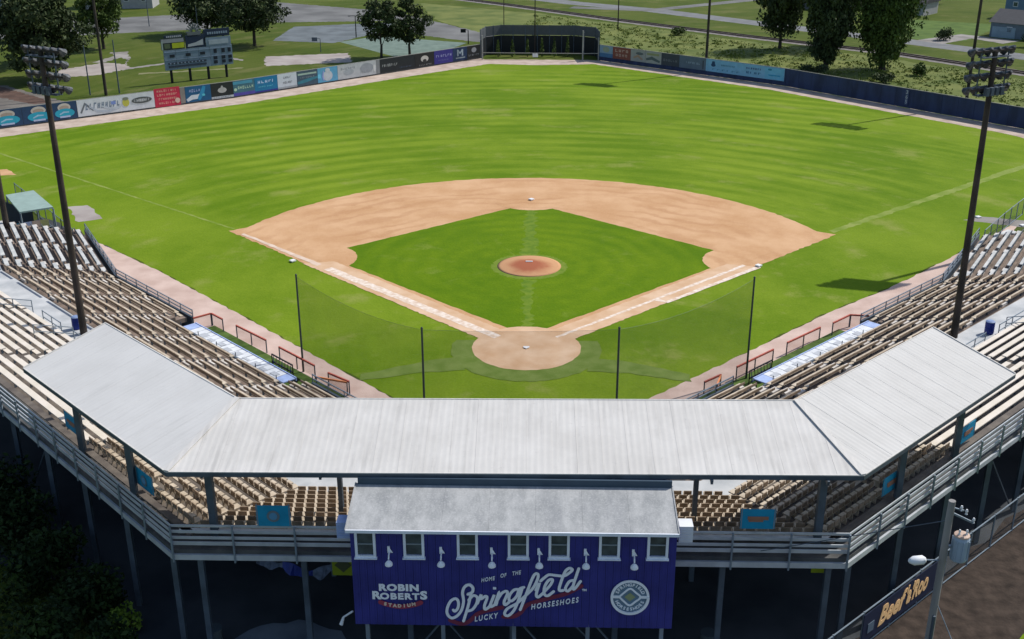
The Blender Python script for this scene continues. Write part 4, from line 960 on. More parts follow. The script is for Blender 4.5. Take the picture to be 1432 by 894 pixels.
for i, lab in enumerate(('navy banner with cream dome and cyan oval, leftmost of the three alike', 'navy banner with cream dome and cyan oval, middle one of three', 'navy banner with cream dome and cyan oval, right one touching the long white banner')):
    b = Ban(cuts[i], cuts[i+1], .2, 2.5, NV, lab); u = (.72, .55, .5)[i]; ru = .34 if i else .2
    b.oval(u, .70, ru*.75, .24, (.55, .50, .44)).oval(u, .68, ru*.55, .13, (.40, .32, .26)).oval(u, .36, ru*1.15, .27, CY).swoosh([(u-ru*.6, .3), (u-ru*.1, .42), (u+ru*.5, .4)], .16, (.35, .55, .7)).rect(u-ru*.6, .1, u+ru*.6, .2, (.45, .52, .72))
b = lb(108, 216, WH, 'long white banner with grey blue script, gold crest and black flourish')
b.swoosh([(.04, .2), (.1, .75), (.2, .3)], .28, GY).strokes(.1, .55, .55, .42, (.20, .25, .32), 9, slant=.04).swoosh([(.15, .55), (.25, .2), (.4, .12), (.55, .3)], .22, (.45, .5, .56)).swoosh([(.3, .5), (.4, .3), (.5, .25), (.56, .4)], .2, (.5, .55, .6)).rect(.43, .5, .49, .7, (.2, .28, .6)).oval(.62, .52, .045, .26, (.50, .48, .08)).oval(.62, .75, .04, .1, (.2, .22, .16)).oval(.83, .55, .135, .2, (.09, .10, .10)).oval(.83, .55, .07, .09, (.45, .47, .48)).strokes(.72, .94, .56, .2, (.3, .32, .33), 7)
b = lb(216, 252, (.52, .03, .07), 'crimson red banner with four cream text lines', .1, 2.75)
for v in (.85, .64, .42, .2): b.strokes(.1+.05*(v < .5), .9, v, .12, (.75, .38, .30), 9)
b.oval(.88, .26, .1, .14, (.7, .5, .4))
lb(252, 259, (.24, .22, .2), 'narrow grey brown filler board right of the red banner')
b = lb(259, 295, (.015, .10, .22), 'blue banner with lilac lettering and thick white swoosh')
b.strokes(.15, .6, .72, .2, (.35, .42, .68), 5, slant=.1).swoosh([(.05, .12), (.25, .3), (.5, .3), (.7, .5)], .5, (.60, .66, .70)).swoosh([(.5, .1), (.65, .5), (.75, .95)], .5, (.03, .25, .45)).oval(.7, .38, .06, .08, (.1, .5, .6))
b = lb(295, 326, (.02, .025, .025), 'black banner with pale grey crest and white bottom strip')
b.oval(.5, .52, .2, .18, (.42, .42, .40)).oval(.5, .72, .05, .1, (.42, .42, .40)).rect(.0, .0, 1, .14, (.45, .5, .53)).strokes(.1, .9, .07, .08, (.1, .1, .12), 10)
b = lb(326, 356, (.05, .14, .18), 'teal green banner with one pale green word and purple lower edge')
b.rect(0, 0, 1, .2, (.07, .06, .30)).strokes(.2, .95, .52, .2, (.40, .58, .42), 7).oval(.1, .42, .07, .1, (.40, .58, .42)).rect(0, .75, .9, .95, (.06, .25, .36))
b = lb(356, 388, (.01, .15, .30), 'bright blue banner with pale lettering over small cyan marks')
b.strokes(.12, .9, .68, .2, (.45, .58, .78), 5, slant=.06).strokes(.15, .8, .36, .1, (.1, .45, .6), 9).rect(0, 0, 1, .1, (.03, .03, .22))
b = lb(388, 415, (.50, .55, .60), 'white banner with two short dark text lines')
b.strokes(.3, .7, .74, .15, (.12, .13, .15), 5).strokes(.28, .75, .4, .16, (.15, .16, .18), 6).rect(0, 0, 1, .12, (.3, .33, .36))
b = lb(415, 444, (.05, .085, .12), 'dark slate banner with pale green bar near its top')
b.rect(.05, .72, .95, .84, (.30, .42, .36)).swoosh([(.02, .2), (.4, .3), (.98, .45)], .4, (.04, .18, .24)).strokes(.15, .85, .55, .1, (.2, .26, .3), 8)
b = lb(444, 472, (.10, .32, .50), 'light blue banner with white standing figure shape')
b.oval(.5, .42, .24, .36, (.46, .5, .54)).oval(.5, .82, .12, .14, (.5, .53, .56)).rect(.0, .3, .14, .6, (.14, .5, .7)).swoosh([(.3, .8), (.25, .4), (.3, .1)], .2, (.28, .32, .6))
b = lb(472, 526, (.42, .44, .46), 'long pale grey banner with faint grey emblem and lettering')
b.strokes(.08, .45, .72, .16, (.26, .28, .30), 8).oval(.28, .45, .13, .22, (.32, .35, .38)).oval(.75, .55, .17, .35, (.28, .30, .33)).strokes(.58, .9, .3, .16, (.24, .26, .28), 7).rect(.92, .2, .98, .7, (.55, .56, .56))
lb(526, 531, (.20, .21, .22), 'narrow grey strip right of the long pale banner')
b = lb(531, 580, (.014, .018, .022), 'long black banner with one grey word')
b.strokes(.06, .5, .5, .2, (.28, .30, .30), 9).strokes(.55, .9, .2, .1, (.05, .07, .11), 8)
b = lb(580, 607, (.016, .017, .018), 'black banner with cream cap shaped logo')
b.oval(.5, .56, .2, .24, (.48, .46, .43)).oval(.5, .4, .1, .14, (.03, .03, .03)).strokes(.2, .9, .12, .12, (.2, .2, .2), 8)
b = lb(607, 633, (.035, .03, .20), 'violet blue banner with one pale word across the middle')
b.strokes(.08, .95, .58, .2, (.30, .32, .52), 7).strokes(.2, .8, .25, .08, (.14, .16, .32), 9)
b = lb(633, 653, (.015, .035, .09), 'navy banner with blocky pale blue letter M')
b.rect(.3, .35, .4, .85, (.30, .37, .42)).rect(.62, .35, .72, .85, (.30, .37, .42)).swoosh([(.38, .8), (.5, .55), (.64, .8)], .25, (.30, .37, .42)).rect(.2, .16, .85, .26, (.22, .27, .31))
b = lb(653, 672, (.018, .02, .022), 'black banner with grey round emblem next to the centre field post')
b.oval(.5, .66, .18, .2, (.26, .27, .29)).strokes(.1, .9, .28, .14, (.2, .22, .24), 7)
# right field banners
RX = {838: (11.18, 127.13), 857: (13.38, 125.24), 882: (16.31, 122.72), 903: (18.7, 120.68), 925: (21.2, 118.53), 950: (23.95, 116.17), 987: (27.9, 112.78), 1097: (38.88, 103.35)}
def rb(x0, x1, col, lab, z0=.75, z1=2.72): return Ban(RX[x0], RX[x1], z0, z1, col, lab)
rb(838, 857, (.22, .33, .42), 'pale blue banner with green sprig beside the centre field screen').oval(.5, .68, .26, .24, (.28, .33, .24)).rect(0, 0, 1, .35, (.06, .16, .30))
b = rb(857, 882, (.22, .07, .05), 'rust red banner with cream lettering'); b.strokes(.12, .9, .72, .26, (.50, .34, .28), 4).strokes(.15, .85, .34, .26, (.46, .30, .24), 4)
b = rb(882, 903, (.32, .32, .31), 'pale grey banner with brown sketch'); b.oval(.6, .7, .25, .12, (.10, .12, .13)).swoosh([(.2, .3), (.5, .5), (.8, .2)], .3, (.36, .24, .16))
b = rb(903, 925, (.36, .36, .33), 'pale banner with olive strip and dark hill shape'); b.rect(.1, .68, .85, .85, (.28, .29, .14)).swoosh([(.05, .3), (.4, .45), (.9, .2)], .4, (.10, .13, .13))
b = rb(925, 950, (.05, .06, .075), 'charcoal banner with faint grey lettering'); b.strokes(.1, .9, .45, .2, (.15, .16, .18), 6)
b = rb(950, 987, (.11, .15, .20), 'slate banner with pale centred lettering, in front of the light pole'); b.strokes(.25, .8, .5, .18, (.28, .35, .42), 7).rect(.88, .1, .92, .8, (.05, .06, .08))
b = rb(987, 1097, (.20, .42, .62), 'very long sky blue banner with dark tree logo and lettering')
b.swoosh([(.1, .5), (.1, .6), (.1, .86)], .5, (.02, .06, .14)).oval(.1, .56, .03, .14, (.02, .06, .14)).strokes(.2, .38, .62, .14, (.10, .26, .38), 9).strokes(.08, .46, .22, .14, (.08, .24, .36), 6).strokes(.52, .72, .68, .16, (.10, .16, .30), 7).strokes(.52, .72, .34, .2, (.06, .16, .30), 4).rect(.76, .05, .99, .9, (.16, .45, .66)).oval(.82, .78, .025, .08, (.03, .2, .32)).strokes(.8, .95, .35, .1, (.06, .4, .66), 10)
# small number board on the plain navy fence
RD = Vector((39.07-64.38, 103.19-73.31, 0)).normalized(); 
p = Vector((52.93, 86.83, 0)); dd = Vector((64.38-39.07, 73.31-103.19, 0)).normalized(); nn = Vector((dd.y, -dd.x, 0))
e = empty('distance_marker', p, 'small upright pale number sign on the plain navy fence', 'sign')
mb = MB(); mb.box(p+nn*.06+Vector((0, 0, 1.5)), .6, .03, 2.2, dd, nn); mb.build('board', plain('slate_sign', (.045, .065, .15)), e)
ang = math.atan2(dd.y, dd.x)
for i, ch in enumerate('365'):
    F = Matrix.Translation(p+nn*.09+Vector((0, 0, 2.25-.68*i))) @ Matrix.Rotation(ang, 4, 'Z') @ Matrix.Rotation(math.pi/2, 4, 'X'); text(ch, 0, 0, .75, plain('number_print', (.34, .37, .42)), e, face=F, bold=.02, name='numeral')

# ------------------------------------------------------------------ centre field screen
S = empty('batters_eye', (0, 128, 0), 'dark batter eye screen enclosure with evergreen shrubs inside at centre field', 'screen')
cs = [(-9.97, 129.16), (-9.2, 133.2), (-6.5, 135.5), (6.8, 135.0), (10.6, 132.6), (11.13, 127.17)]
for (a, b) in zip(cs, cs[1:]):
    a = Vector((*a, 0)); b = Vector((*b, 0)); n = max(1, round((b-a).length/2.2)); d = (b-a).normalized(); q = Vector((-d.y, d.x, 0))
    for i in range(n):
        u = a.lerp(b, i/n); v = a.lerp(b, (i+1)/n); mb = MB(); mb.box((u+v)/2+Vector((0, 0, 1.6)), (v-u).length-.05, .05, 3.2, d, q); mb.build('dark_panel', plain('black_screen', (.010, .013, .016)), S)
        mb = MB(); mb.box((u+v)/2+Vector((0, 0, 4.15)), (v-u).length-.05, .05, 1.75, d, q); mb.build('upper_panel', plain('charcoal_screen', (.085, .095, .105)), S)
        mb = MB(); mb.tube(u, u+Vector((0, 0, 5.1)), .07, n=6); mb.build('post', 'steeld', S)
for (x, y, h) in ((-9.6, 128.2, 4.2), (8.2, 127.1, 5.2), (11.0, 127.4, 4.0)):
    mb = MB(); mb.tube((x, y, 0), (x, y, h), .13, n=8); mb.build('post', plain('pale_grey_post', (.30, .30, .29)), S)
mb = MB(); mb.bar((-9.6, 127.7, 1.25), (8.2, 127.0, 1.25), .1, .12); mb.bar((8.2, 127.0, 1.25), (11.0, 127.3, 1.25), .1, .12); mb.build('front_rail', plain('weathered_cap', (.3, .3, .3)), S)
mb = MB(); mb.prism([(.3, 127.1), (-.6, 127.2), (-.25, 127.12), (0, 127.1)], .6, 1.2); mb.box((-.2, 127.15, .9), .9, .06, .6); mb.build('white_plaque', 'wht', S)
def leaves(mb, c, rx, ry, rz, n, size, rng, droop=0):
    for _ in range(n):
        while True:
            a, b_, d_ = rng.uniform(-1, 1), rng.uniform(-1, 1), rng.uniform(-1, 1); q = a*a+b_*b_+d_*d_
            if q < 1 and q > .12: break
        p = Vector((c[0]+a*rx, c[1]+b_*ry, c[2]+d_*rz)); s = size*rng.uniform(.6, 1.3)
        u = Vector((rng.gauss(0, 1), rng.gauss(0, 1), rng.gauss(0, 1)+droop)).normalized(); v = u.cross(Vector((rng.gauss(0, 1), rng.gauss(0, 1), rng.gauss(0, 1)))).normalized()
        b = len(mb.v); mb.v += [tuple(p+u*s), tuple(p+v*s*.55), tuple(p-u*s), tuple(p-v*s*.55)]; mb.f.append((b, b+1, b+2, b+3))
rg = random.Random(3)
for i, x in enumerate((-6.9, -4.3, -1.6, 1.0, 3.2, 5.6)):
    h = rg.uniform(2.6, 3.4); lab = ['leftmost narrow evergreen inside the centre field screen', 'second narrow evergreen from the left in the screen', 'third narrow evergreen, left of the middle pole', 'fourth narrow evergreen, right of the middle pole', 'fifth narrow evergreen in the centre field screen', 'rightmost narrow evergreen inside the centre field screen'][i]
    e = empty('evergreen_shrub', (x, 131, 0), lab, 'shrub', 'evergreens in the batter eye'); mb = MB(); mb.tube((x, 131, 0), (x, 131, h*.8), .07, .02, 5); mb.build('stem', 'bark', e)
    mb = MB()
    for k_ in range(8): leaves(mb, (x, 131, .4+h*k_/8), .55*(1-k_/9.5), .55*(1-k_/9.5), .3, 45, .13, rg, 1)
    mb.build('foliage', 'leafm', e)

# ------------------------------------------------------------------ scoreboard
sa = Vector((-58.6, 103.6, 0)); sb_ = Vector((-49.6, 110.6, 0)); sdv = (sb_-sa).normalized(); sn = Vector((sdv.y, -sdv.x, 0)); SL = (sb_-sa).length
B = empty('scoreboard', (sa+sb_)/2, 'blue grey scoreboard with dark number windows and sponsor panels on four posts', 'scoreboard')
def sp(u, v, k=0): return sa+sdv*(u*SL)+sn*(.2+k)+Vector((0, 0, v))
def sbox(nm, u0, v0, u1, v1, m, k=0, th=.06):
    c = sp((u0+u1)/2, (v0+v1)/2, k); mb = MB(); mb.box(c, (u1-u0)*SL, th, v1-v0, sdv, sn); return mb.build(nm, m, B)
for u in (.09, .36, .63, .9):
    mb = MB(); p = sp(u, 0, -.35); mb.tube((p.x, p.y, 0), (p.x, p.y, 7.0), .22, .2, 8); mb.build('post', 'black', B)
zb0 = 2.1; zm = 5.2
sbg = plain('slate_blue_panel', (.17, .23, .29))
for i in range(6): sbox('face_panel', i/6+.002, zb0, (i+1)/6-.002, zm, sbg, 0, .25)
dk = plain('score_window', (.012, .018, .028)); gd = plain('score_stripe', (.04, .055, .075)); pl_ = plain('score_lettering', (.22, .28, .36))
for u in (.08, .31, .52): sbox('number_window', u, 4.05, u+.07, 4.5, dk, .14)
for u in (.72, .84, .93): sbox('number_window', u, 4.1, u+.045, 4.75, dk, .14)
for u in (.71, .83, .93):
    for v in (2.45, 3.1): sbox('number_window', u, v, u+.055, v+.5, dk, .14)
for v in (2.45, 2.95): sbox('inning_strip', .05, v, .6, v+.32, gd, .14)
for j in range(10): sbox('inning_digit', .07+j*.052, 3.0, .09+j*.052, 3.2, pl_, .17)
for v in (3.65, 4.85): sbox('divider_rail', .01, v, .99, v+.05, pl_, .15)
sbox('sponsor_panel', -.02, 5.25, .31, 6.95, plain('dark_sponsor', (.035, .045, .04)), 0, .2)
sbox('sponsor_print', -.02, 6.35, .3, 6.9, plain('grey_print', (.26, .27, .28)), .12)
sbox('sponsor_print', .13, 5.45, .3, 6.25, plain('lime_print', (.40, .45, .02)), .12)
sbox('sponsor_print', -.02, 5.3, .0, 6.6, plain('pale_green_print', (.32, .38, .34)), .13)
sbox('sponsor_print', .02, 5.5, .10, 6.2, plain('moss_print', (.10, .13, .07)), .12)
sbox('upper_panel', .33, 5.25, .60, 7.2, plain('deep_navy_panel', (.012, .025, .055)), 0, .2)
mb = MB(); mb.poly([sp(.35, 5.45, .13), sp(.58, 5.6, .13), sp(.58, 6.5, .13), sp(.47, 6.05, .13), sp(.36, 5.85, .13)]); mb.build('sponsor_print', plain('pale_print', (.38, .40, .42)), B)
sbox('upper_panel', .62, 5.25, .99, 6.6, plain('slate_panel', (.18, .24, .30)), 0, .2); sbox('sponsor_print', .66, 5.5, .95, 6.2, plain('silver_print', (.33, .38, .42)), .12)
sbox('top_panel', .6, 6.7, .98, 7.9, plain('deep_navy_panel', (.012, .025, .055)), 0, .18)
for j in range(9): sbox('sponsor_lettering', .65+j*.034, 7.1, .673+j*.034, 7.45, pl_, .12)
sbox('name_board', .03, 7.05, .29, 7.45, plain('deep_navy_panel', (.012, .025, .055)), 0, .15)
for j in range(8): sbox('sponsor_lettering', .06+j*.027, 7.13, .078+j*.027, 7.36, plain('pale_print', (.38, .40, .42)), .1)
mb = MB(); c = sp(.46, 8.3)
for j in range(9): t = j*math.pi/8; mb.bar(c+sdv*math.cos(t)*.35+Vector((0, 0, math.sin(t)*.35-.6)), c+sdv*math.cos(t)*1.25+Vector((0, 0, math.sin(t)*1.35-.6)), .18)
mb.box(c+Vector((0, 0, -1.0)), 2.2, .2, .7, sdv, sn); mb.build('crest', plain('grey_crest', (.12, .135, .14)), B)

# ------------------------------------------------------------------ trees and shrubs
def tree(x, y, h, r, lab, m='leafd', z0=.28, seed=1, clumps=46, per=60, leaf=.42, shape='round', trunk=.35, group='trees beyond the outfield', name='tree'):
    rg = random.Random(seed); e = empty(name, (x, y, 0), lab, 'tree', group); mb = MB(); pts = []
    cz = h*(z0+(1-z0)*.5); rz = h*(1-z0)*.5
    mb.tube((x, y, 0), (x+rg.uniform(-.2, .2), y, h*z0), trunk, trunk*.75, 8); base_ = Vector((x, y, h*z0)); mb.tube(base_, (x, y, h*.8), trunk*.7, .06, 6)
    cl = []
    for i in range(clumps):
        for _ in range(30):
            a, b, c = rg.uniform(-1, 1), rg.uniform(-1, 1), rg.uniform(-1, 1)
            if .2 < a*a+b*b+c*c < 1: break
        if shape == 'weep': k_ = .68+.32*(c+1)/2; a *= k_; b *= k_
        if shape == 'wide': c *= .9
        q_ = rg.uniform(.6, 1.12); cl.append((x+a*r*.85*q_, y+b*r*.85*q_, cz+c*rz*.9))
    for i in range(12):
        q = cl[i*3 % len(cl)]; s_ = Vector((x, y, h*(z0*.7+.08*i))); mb.tube(s_, q, trunk*.32, .04, 5, False)
    mb.build('trunk', 'bark', e)
    mb = MB()
    for q in cl:
        s_ = rg.uniform(.4, 1.25)*r*.26
        leaves(mb, q, s_, s_, s_*(1.5 if shape == 'weep' else .75), int(per*1.7), leaf*.72, rg, 1.5 if shape == 'weep' else 0)
    mb.build('crown', m, e); return e
tree(-79, 106, 15, 8.2, 'large dark tree filling the top left corner', seed=1, clumps=120, per=75, z0=.1, leaf=.5)
tree(-88, 122, 13, 7, 'dark tree in the top left between the corner tree and the road', seed=2, clumps=80, z0=.12)
tree(-96, 108, 14, 7.5, 'dark tree half outside the left edge of the photo', seed=21, clumps=80, z0=.08)
tree(-81.5, 139, 12, 5.0, 'mid green tree at the right end of the top left tree group', 'leafm', seed=3, clumps=60, z0=.2)
tree(-67, 158, 12, 8.0, 'broad dark tree directly above the scoreboard', seed=4, clumps=110, z0=.1, leaf=.5)
tree(-54.0, 143.5, 10.5, 7.2, 'dark spreading tree right of the scoreboard with visible trunk', seed=5, clumps=90, z0=.26)
tree(-27.8, 129.5, 11, 4.3, 'left tree of the pair standing on the green court edge', seed=6, clumps=60, per=55, z0=.22, leaf=.36, trunk=.26)
tree(-22.9, 131.5, 10.5, 4.1, 'right tree of the pair standing on the green court edge', seed=7, clumps=56, per=55, z0=.2, leaf=.36, trunk=.26)
tree(48.8, 118.5, 19, 5.6, 'dark weeping tree just beyond the navy fence, left one of the two big ones', seed=8, clumps=170, per=80, z0=.05, shape='weep', trunk=.6)
tree(58.3, 118.5, 18, 6.8, 'dark weeping tree right of its neighbour, nearest the green lawn', 'leafm', seed=9, clumps=190, per=80, z0=.06, shape='weep', trunk=.65)
tree(45.5, 141, 17, 6.6, 'dark tree further back by the railway, left of the two big ones', seed=10, clumps=110, per=75, z0=.14, shape='weep')
tree(57.5, 144, 16, 7.0, 'shaded tree by the road between the two big weeping trees', seed=11, clumps=70, z0=.2)
def bush(x, y, h, r, lab, m='leafm', seed=1, n=9, per=90, leaf=.2, group='shrubs beyond the fence', name='bush'):
    rg = random.Random(seed); e = empty(name, (x, y, 0), lab, 'bush', group); mb = MB()
    for i in range(5): a = i*1.3; mb.tube((x, y, 0), (x+math.cos(a)*r*.6, y+math.sin(a)*r*.6, h*.7), .04, .015, 4)
    mb.build('stem', 'bark', e); mb = MB()
    for i in range(n): a = rg.uniform(0, 6.28); q = r*.6*math.sqrt(rg.random()); leaves(mb, (x+math.cos(a)*q, y+math.sin(a)*q, h*rg.uniform(.3, .75)), r*.5, r*.5, h*.35, per, leaf, rg)
    mb.build('foliage', m, e)
bush(79.7, 152.5, 2.4, 1.8, 'round dark bush on the lawn left of the slim pole', 'leafd', 31)
bush(62.5, 113, 2.0, 1.3, 'small green bush right of the nearest weeping tree', 'leafm', 32)
bush(45.6, 113, 1.8, 2.4, 'low dark bush under the left weeping tree', 'leafd', 33)
bush(55, 106.5, 1.6, 2.2, 'low dark bush against the navy fence between the weeping trees', 'leafd', 34)
bush(74.5, 89, 2.0, 1.6, 'green bush at the right edge beyond the lamp cluster', 'leafm', 35)
bush(93, 143, 2.6, 2.2, 'dark bush at the right edge beside the grey roofed house', 'leafd', 36)
bush(28.5, 159, 1.7, 1.6, 'small bush among the weeds in front of the slim wooden pole', 'leafm', 37)
sheet('weed_strip', [(-6, 149), (14, 134.5), (30, 119.5), (44, 106.5), (56, 94), (72, 74), (95, 88), (76, 113), (62, 131), (42, 150), (20, 172), (0, 193), (-30, 214), (-22, 180)], .018, mat('weedy_ground', (.07, .105, .015), .95, col2=(.17, .19, .045), scale=.22, detail=9, lo=.3, hi=.7), jag=.6, step=2)
# weeds, one uncounted cover
rg = random.Random(55); mb = MB()
edge = [(-4, 150), (14, 136), (30, 121), (44, 108), (56, 96), (70, 78)]; far_ = [(0, 196), (20, 174), (42, 152), (62, 134), (76, 116), (92, 92)]
for _ in range(900):
    i = rg.randrange(5); u = rg.random(); v = rg.random()**.8
    a = Vector(edge[i]).lerp(Vector(edge[i+1]), u); b = Vector(far_[i]).lerp(Vector(far_[i+1]), u); p = a.lerp(b, .03+.85*v)
    s_ = rg.uniform(.3, 1.9)*rg.uniform(.4, 1); leaves(mb, (p.x, p.y, .05+s_*.1), s_, s_, s_*.4, 26, .17, rg)
mb.build('weeds', 'leafw', label='rough green weeds between the fence and the railway', kind='stuff')
# hedge of big shrubs bottom left
HS = [(-31.5, -21.5, 4.2, 2.6), (-28.2, -23.8, 3.8, 2.4), (-31.8, -26.5, 5, 3), (-25.6, -26.6, 3.4, 2.2), (-28.4, -30, 4.4, 2.8), (-22.6, -29.6, 3.0, 2.1), (-20.0, -32.2, 2.8, 1.9), (-24.5, -34, 3.8, 2.6), (-20.6, -36, 3.0, 2.1), (-35.2, -20.5, 4.6, 2.8), (-17.6, -35.4, 2.3, 1.5)]
HL = ['shrub third along the dark hedge at lower left, beside the pavement', 'shrub fourth along the dark hedge, beside the pavement', 'tall shrub at the left edge of the photo, lower left hedge', 'shrub fifth along the hedge edge, lower left', 'tall shrub in the second rank of the lower left hedge', 'shrub sixth along the hedge edge, lower left', 'shrub next to last along the hedge edge, lower left', 'shrub in the second rank near the bottom edge of the photo', 'low shrub at the bottom edge, right of the second rank', 'topmost shrub of the dark hedge at the left edge', 'last small shrub of the hedge before the bright bush']
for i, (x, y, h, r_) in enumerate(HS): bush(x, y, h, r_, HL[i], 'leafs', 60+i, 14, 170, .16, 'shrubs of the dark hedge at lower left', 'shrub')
bush(-17.9, -32.9, 1.5, .85, 'small bright yellow green bush at the bottom edge left', 'leafb', 80, 8, 80, .11, None)

# ------------------------------------------------------------------ far houses
def house(x, y, L, Wd, h, rh, rot, wall, roofm, lab, wins=3, garage=None):
    e = empty('house', (x, y, 0), lab, 'house', 'houses beyond the ballpark'); c, s_ = math.cos(rot), math.sin(rot); ux = Vector((c, s_, 0)); uy = Vector((-s_, c, 0)); o = Vector((x, y, 0))
    mb = MB(); mb.box(o+Vector((0, 0, h/2)), L, Wd, h, ux, uy); mb.build('wall', wall, e)
    mb = MB(); a = [o+ux*i*(L/2+.4)+uy*j*(Wd/2+.4)+Vector((0, 0, h)) for i, j in ((-1, -1), (1, -1), (1, 1), (-1, 1))]; r0 = o-ux*(L/2+.4)+Vector((0, 0, h+rh)); r1 = o+ux*(L/2+.4)+Vector((0, 0, h+rh))
    mb.v = [tuple(q) for q in a+[r0, r1]]; mb.f = [(0, 1, 5, 4), (2, 3, 4, 5), (0, 4, 3), (1, 2, 5), (3, 2, 1, 0)]; mb.build('roof', roofm, e)
    for i in range(wins):
        q = o+ux*(-L/2+L*(i+.5)/wins)-uy*(Wd/2+.02)+Vector((0, 0, h*.58)); mb = MB(); mb.box(q, 1.1, .08, 1.1, ux, uy); w_ = mb.build('window', 'wht', e)
        mb = MB(); mb.box(q-uy*.05, .85, .04, .85, ux, uy); mb.build('pane', 'glass', w_)
    q = o+ux*(L*.02)-uy*(Wd/2+.03)+Vector((0, 0, 1)); mb = MB(); mb.box(q, .9, .06, 2, ux, uy); mb.build('door', plain('dark_door', (.05, .045, .04)), e)
    if garage:
        q = o+ux*garage[0]-uy*(Wd/2+.05)+Vector((0, 0, 1.05)); mb = MB(); mb.box(q, garage[1], .08, 2.1, ux, uy)
        for j in range(4): mb.box(q-uy*.05+Vector((0, 0, -.8+j*.5)), garage[1]-.1, .03, .04, ux, uy)
        mb.build('garage_door', plain('pale_blue_door', (.26, .36, .44)), e)
gr = plain('grey_shingle', (.085, .085, .09), .9); pale = plain('pale_siding', (.34, .34, .34)); slate = plain('slate_blue_siding', (.14, .19, .24)); dkr = plain('dark_shingle', (.05, .05, .055), .9)
house(-101, 205, 16, 9, 3.8, 2.6, R(8), pale, gr, 'pale sided house at the very top left of the photo', 4)
house(-125, 196, 14, 9, 3.6, 2.4, R(14), slate, dkr, 'blue grey house behind the top left trees', 3)
house(99, 156, 15, 9, 2.9, 2.2, R(-42), slate, gr, 'low blue house with wide grey roof and pale garage door at right edge', 2, garage=(-4.8, 4.6))
house(112, 186, 13, 9, 5.4, 2.4, R(-40), plain('mid_blue_siding', (.13, .21, .30)), dkr, 'two storey blue house at the top right corner', 3)
house(68, 204, 15, 9, 2.9, 2, R(-40), plain('dim_siding', (.12, .12, .13)), dkr, 'dark roofed house at the top behind the road, right of centre', 3)
house(85, 196, 12, 8, 2.8, 1.8, R(-40), pale, dkr, 'pale house at the top between the weeping trees and blue house', 3)
house(63, 170, 5, 4, 2.6, 1.2, R(-40), plain('white_siding', (.45, .45, .44)), dkr, 'small white shed glimpsed between the weeping trees', 1)
# far trees behind houses
for i, (x, y, r_, lab) in enumerate(((-140, 214, 7, 'distant tree behind the houses at far left'), (98, 217, 6, 'distant tree behind the dark roofed house'), (128, 206, 7, 'distant tree right of the two storey blue house'))): tree(x, y, 10, r_, lab, seed=90+i, clumps=36, per=40, leaf=.6)

# ------------------------------------------------------------------ hut at the far end of left stand
H = empty('vendor_hut', (-47.5, 26.5, 0), 'small hut with flat green grey roof at the far end of left stand', 'hut')
hc = [(-50.6, 28.9), (-48.6, 30.6), (-44.4, 25.0), (-46.8, 23.3)]
mb = MB(); mb.prism(hc, [2.9]*4, [3.05]*4); mb.build('roof', plain('green_grey_roof', (.28, .38, .34)), H)
for (x, y) in hc: mb = MB(); mb.box((x*.98-.9, y*.98+.5, 1.45), .12, .12, 2.9); mb.build('post', 'steel', H)
mb = MB(); mb.box((-48.8, 27.2, 1.2), 5.4, .08, 2.4, (.78, -.62, 0), (.62, .78, 0)); mb.build('back_wall', plain('midnight_blue_board', (.01, .02, .05)), H)
mb = MB(); mb.prism([(-47.2, 23.2), (-45.0, 24.9), (-44.8, 24.6), (-47.0, 22.9)], .9, 1.0); mb.build('counter', 'wht', H)
for j, (cn, cc) in enumerate((('aqua_print', (.03, .36, .42)), ('pale_lilac', (.48, .54, .72)), ('peach_print', (.62, .45, .33)), ('straw_print', (.62, .55, .2)))):
    a = Vector((-47.3, 23.0, 0)).lerp(Vector((-44.9, 24.75, 0)), j/4); b = Vector((-47.3, 23.0, 0)).lerp(Vector((-44.9, 24.75, 0)), (j+1)/4); d = (b-a).normalized(); q = Vector((-d.y, d.x, 0))
    mb = MB(); mb.box((a+b)/2+Vector((0, 0, 1.5)), (b-a).length-.02, .04, .95, d, q); mb.build('front_panel', plain(cn, cc), H)
def scr(pts, h, lab, nm='mesh_fence', m='chain', cat='fence', group='chain mesh fences at the stand ends'):
    e = empty(nm, (*pts[0], 0), lab, cat, group)
    for a, b in zip(pts, pts[1:]):
        a = Vector((*a, 0)); b = Vector((*b, 0)); mb = MB(); mb.poly([a+Vector((0, 0, .05)), b+Vector((0, 0, .05)), b+Vector((0, 0, h)), a+Vector((0, 0, h))]); mb.build('mesh', m, e)
        for z in (.1, h): mb = MB(); mb.tube(a+Vector((0, 0, z)), b+Vector((0, 0, z)), .035, n=6); mb.build('rail', 'steel', e)
        n = max(1, round((b-a).length/2.4))
        for i in range(n+1): p = a.lerp(b, i/n); mb = MB(); mb.tube(p, p+Vector((0, 0, h+.05)), .045, n=6); mb.build('post', 'steel', e)
    return e
scr([(-41.8, 22.5), (-44.1, 25.5), (-49, 31.8), (-54, 38)], 1.7, 'chain mesh fence between the green roofed hut and the field')
scr([(-50.5, 17.5), (-44.2, 23.6)], 1.6, 'dark mesh fence behind the last rows of the left stand', m='chainb')
scr([(41.2, 23.6), (45, 29), (49, 34.4)], 1.8, 'chain mesh fence slanting from the far end of the right stand')
def crate(x, y, z, sx, sy, sz, m, lab, nm='storage_box', rot=0):
    mb = MB(); c, s_ = math.cos(rot), math.sin(rot); ux = (c, s_, 0); uy = (-s_, c, 0); mb.box((x, y, z+sz/2), sx, sy, sz, ux, uy); mb.box((x, y, z+sz+.03), sx+.08, sy+.08, .06, ux, uy)
    for i in (-1, 1): mb.box(Vector((x, y, z+.04))+Vector(ux)*i*sx*.35, .1, sy+.02, .08, ux, uy)
    mb.build(nm, m, origin=(x, y, z), label=lab, cat='box')
crate(-44.6, 22.4, 0, 1.2, .8, .9, 'greyb', 'grey box in front of the hut, nearest the mesh fence', rot=.9)
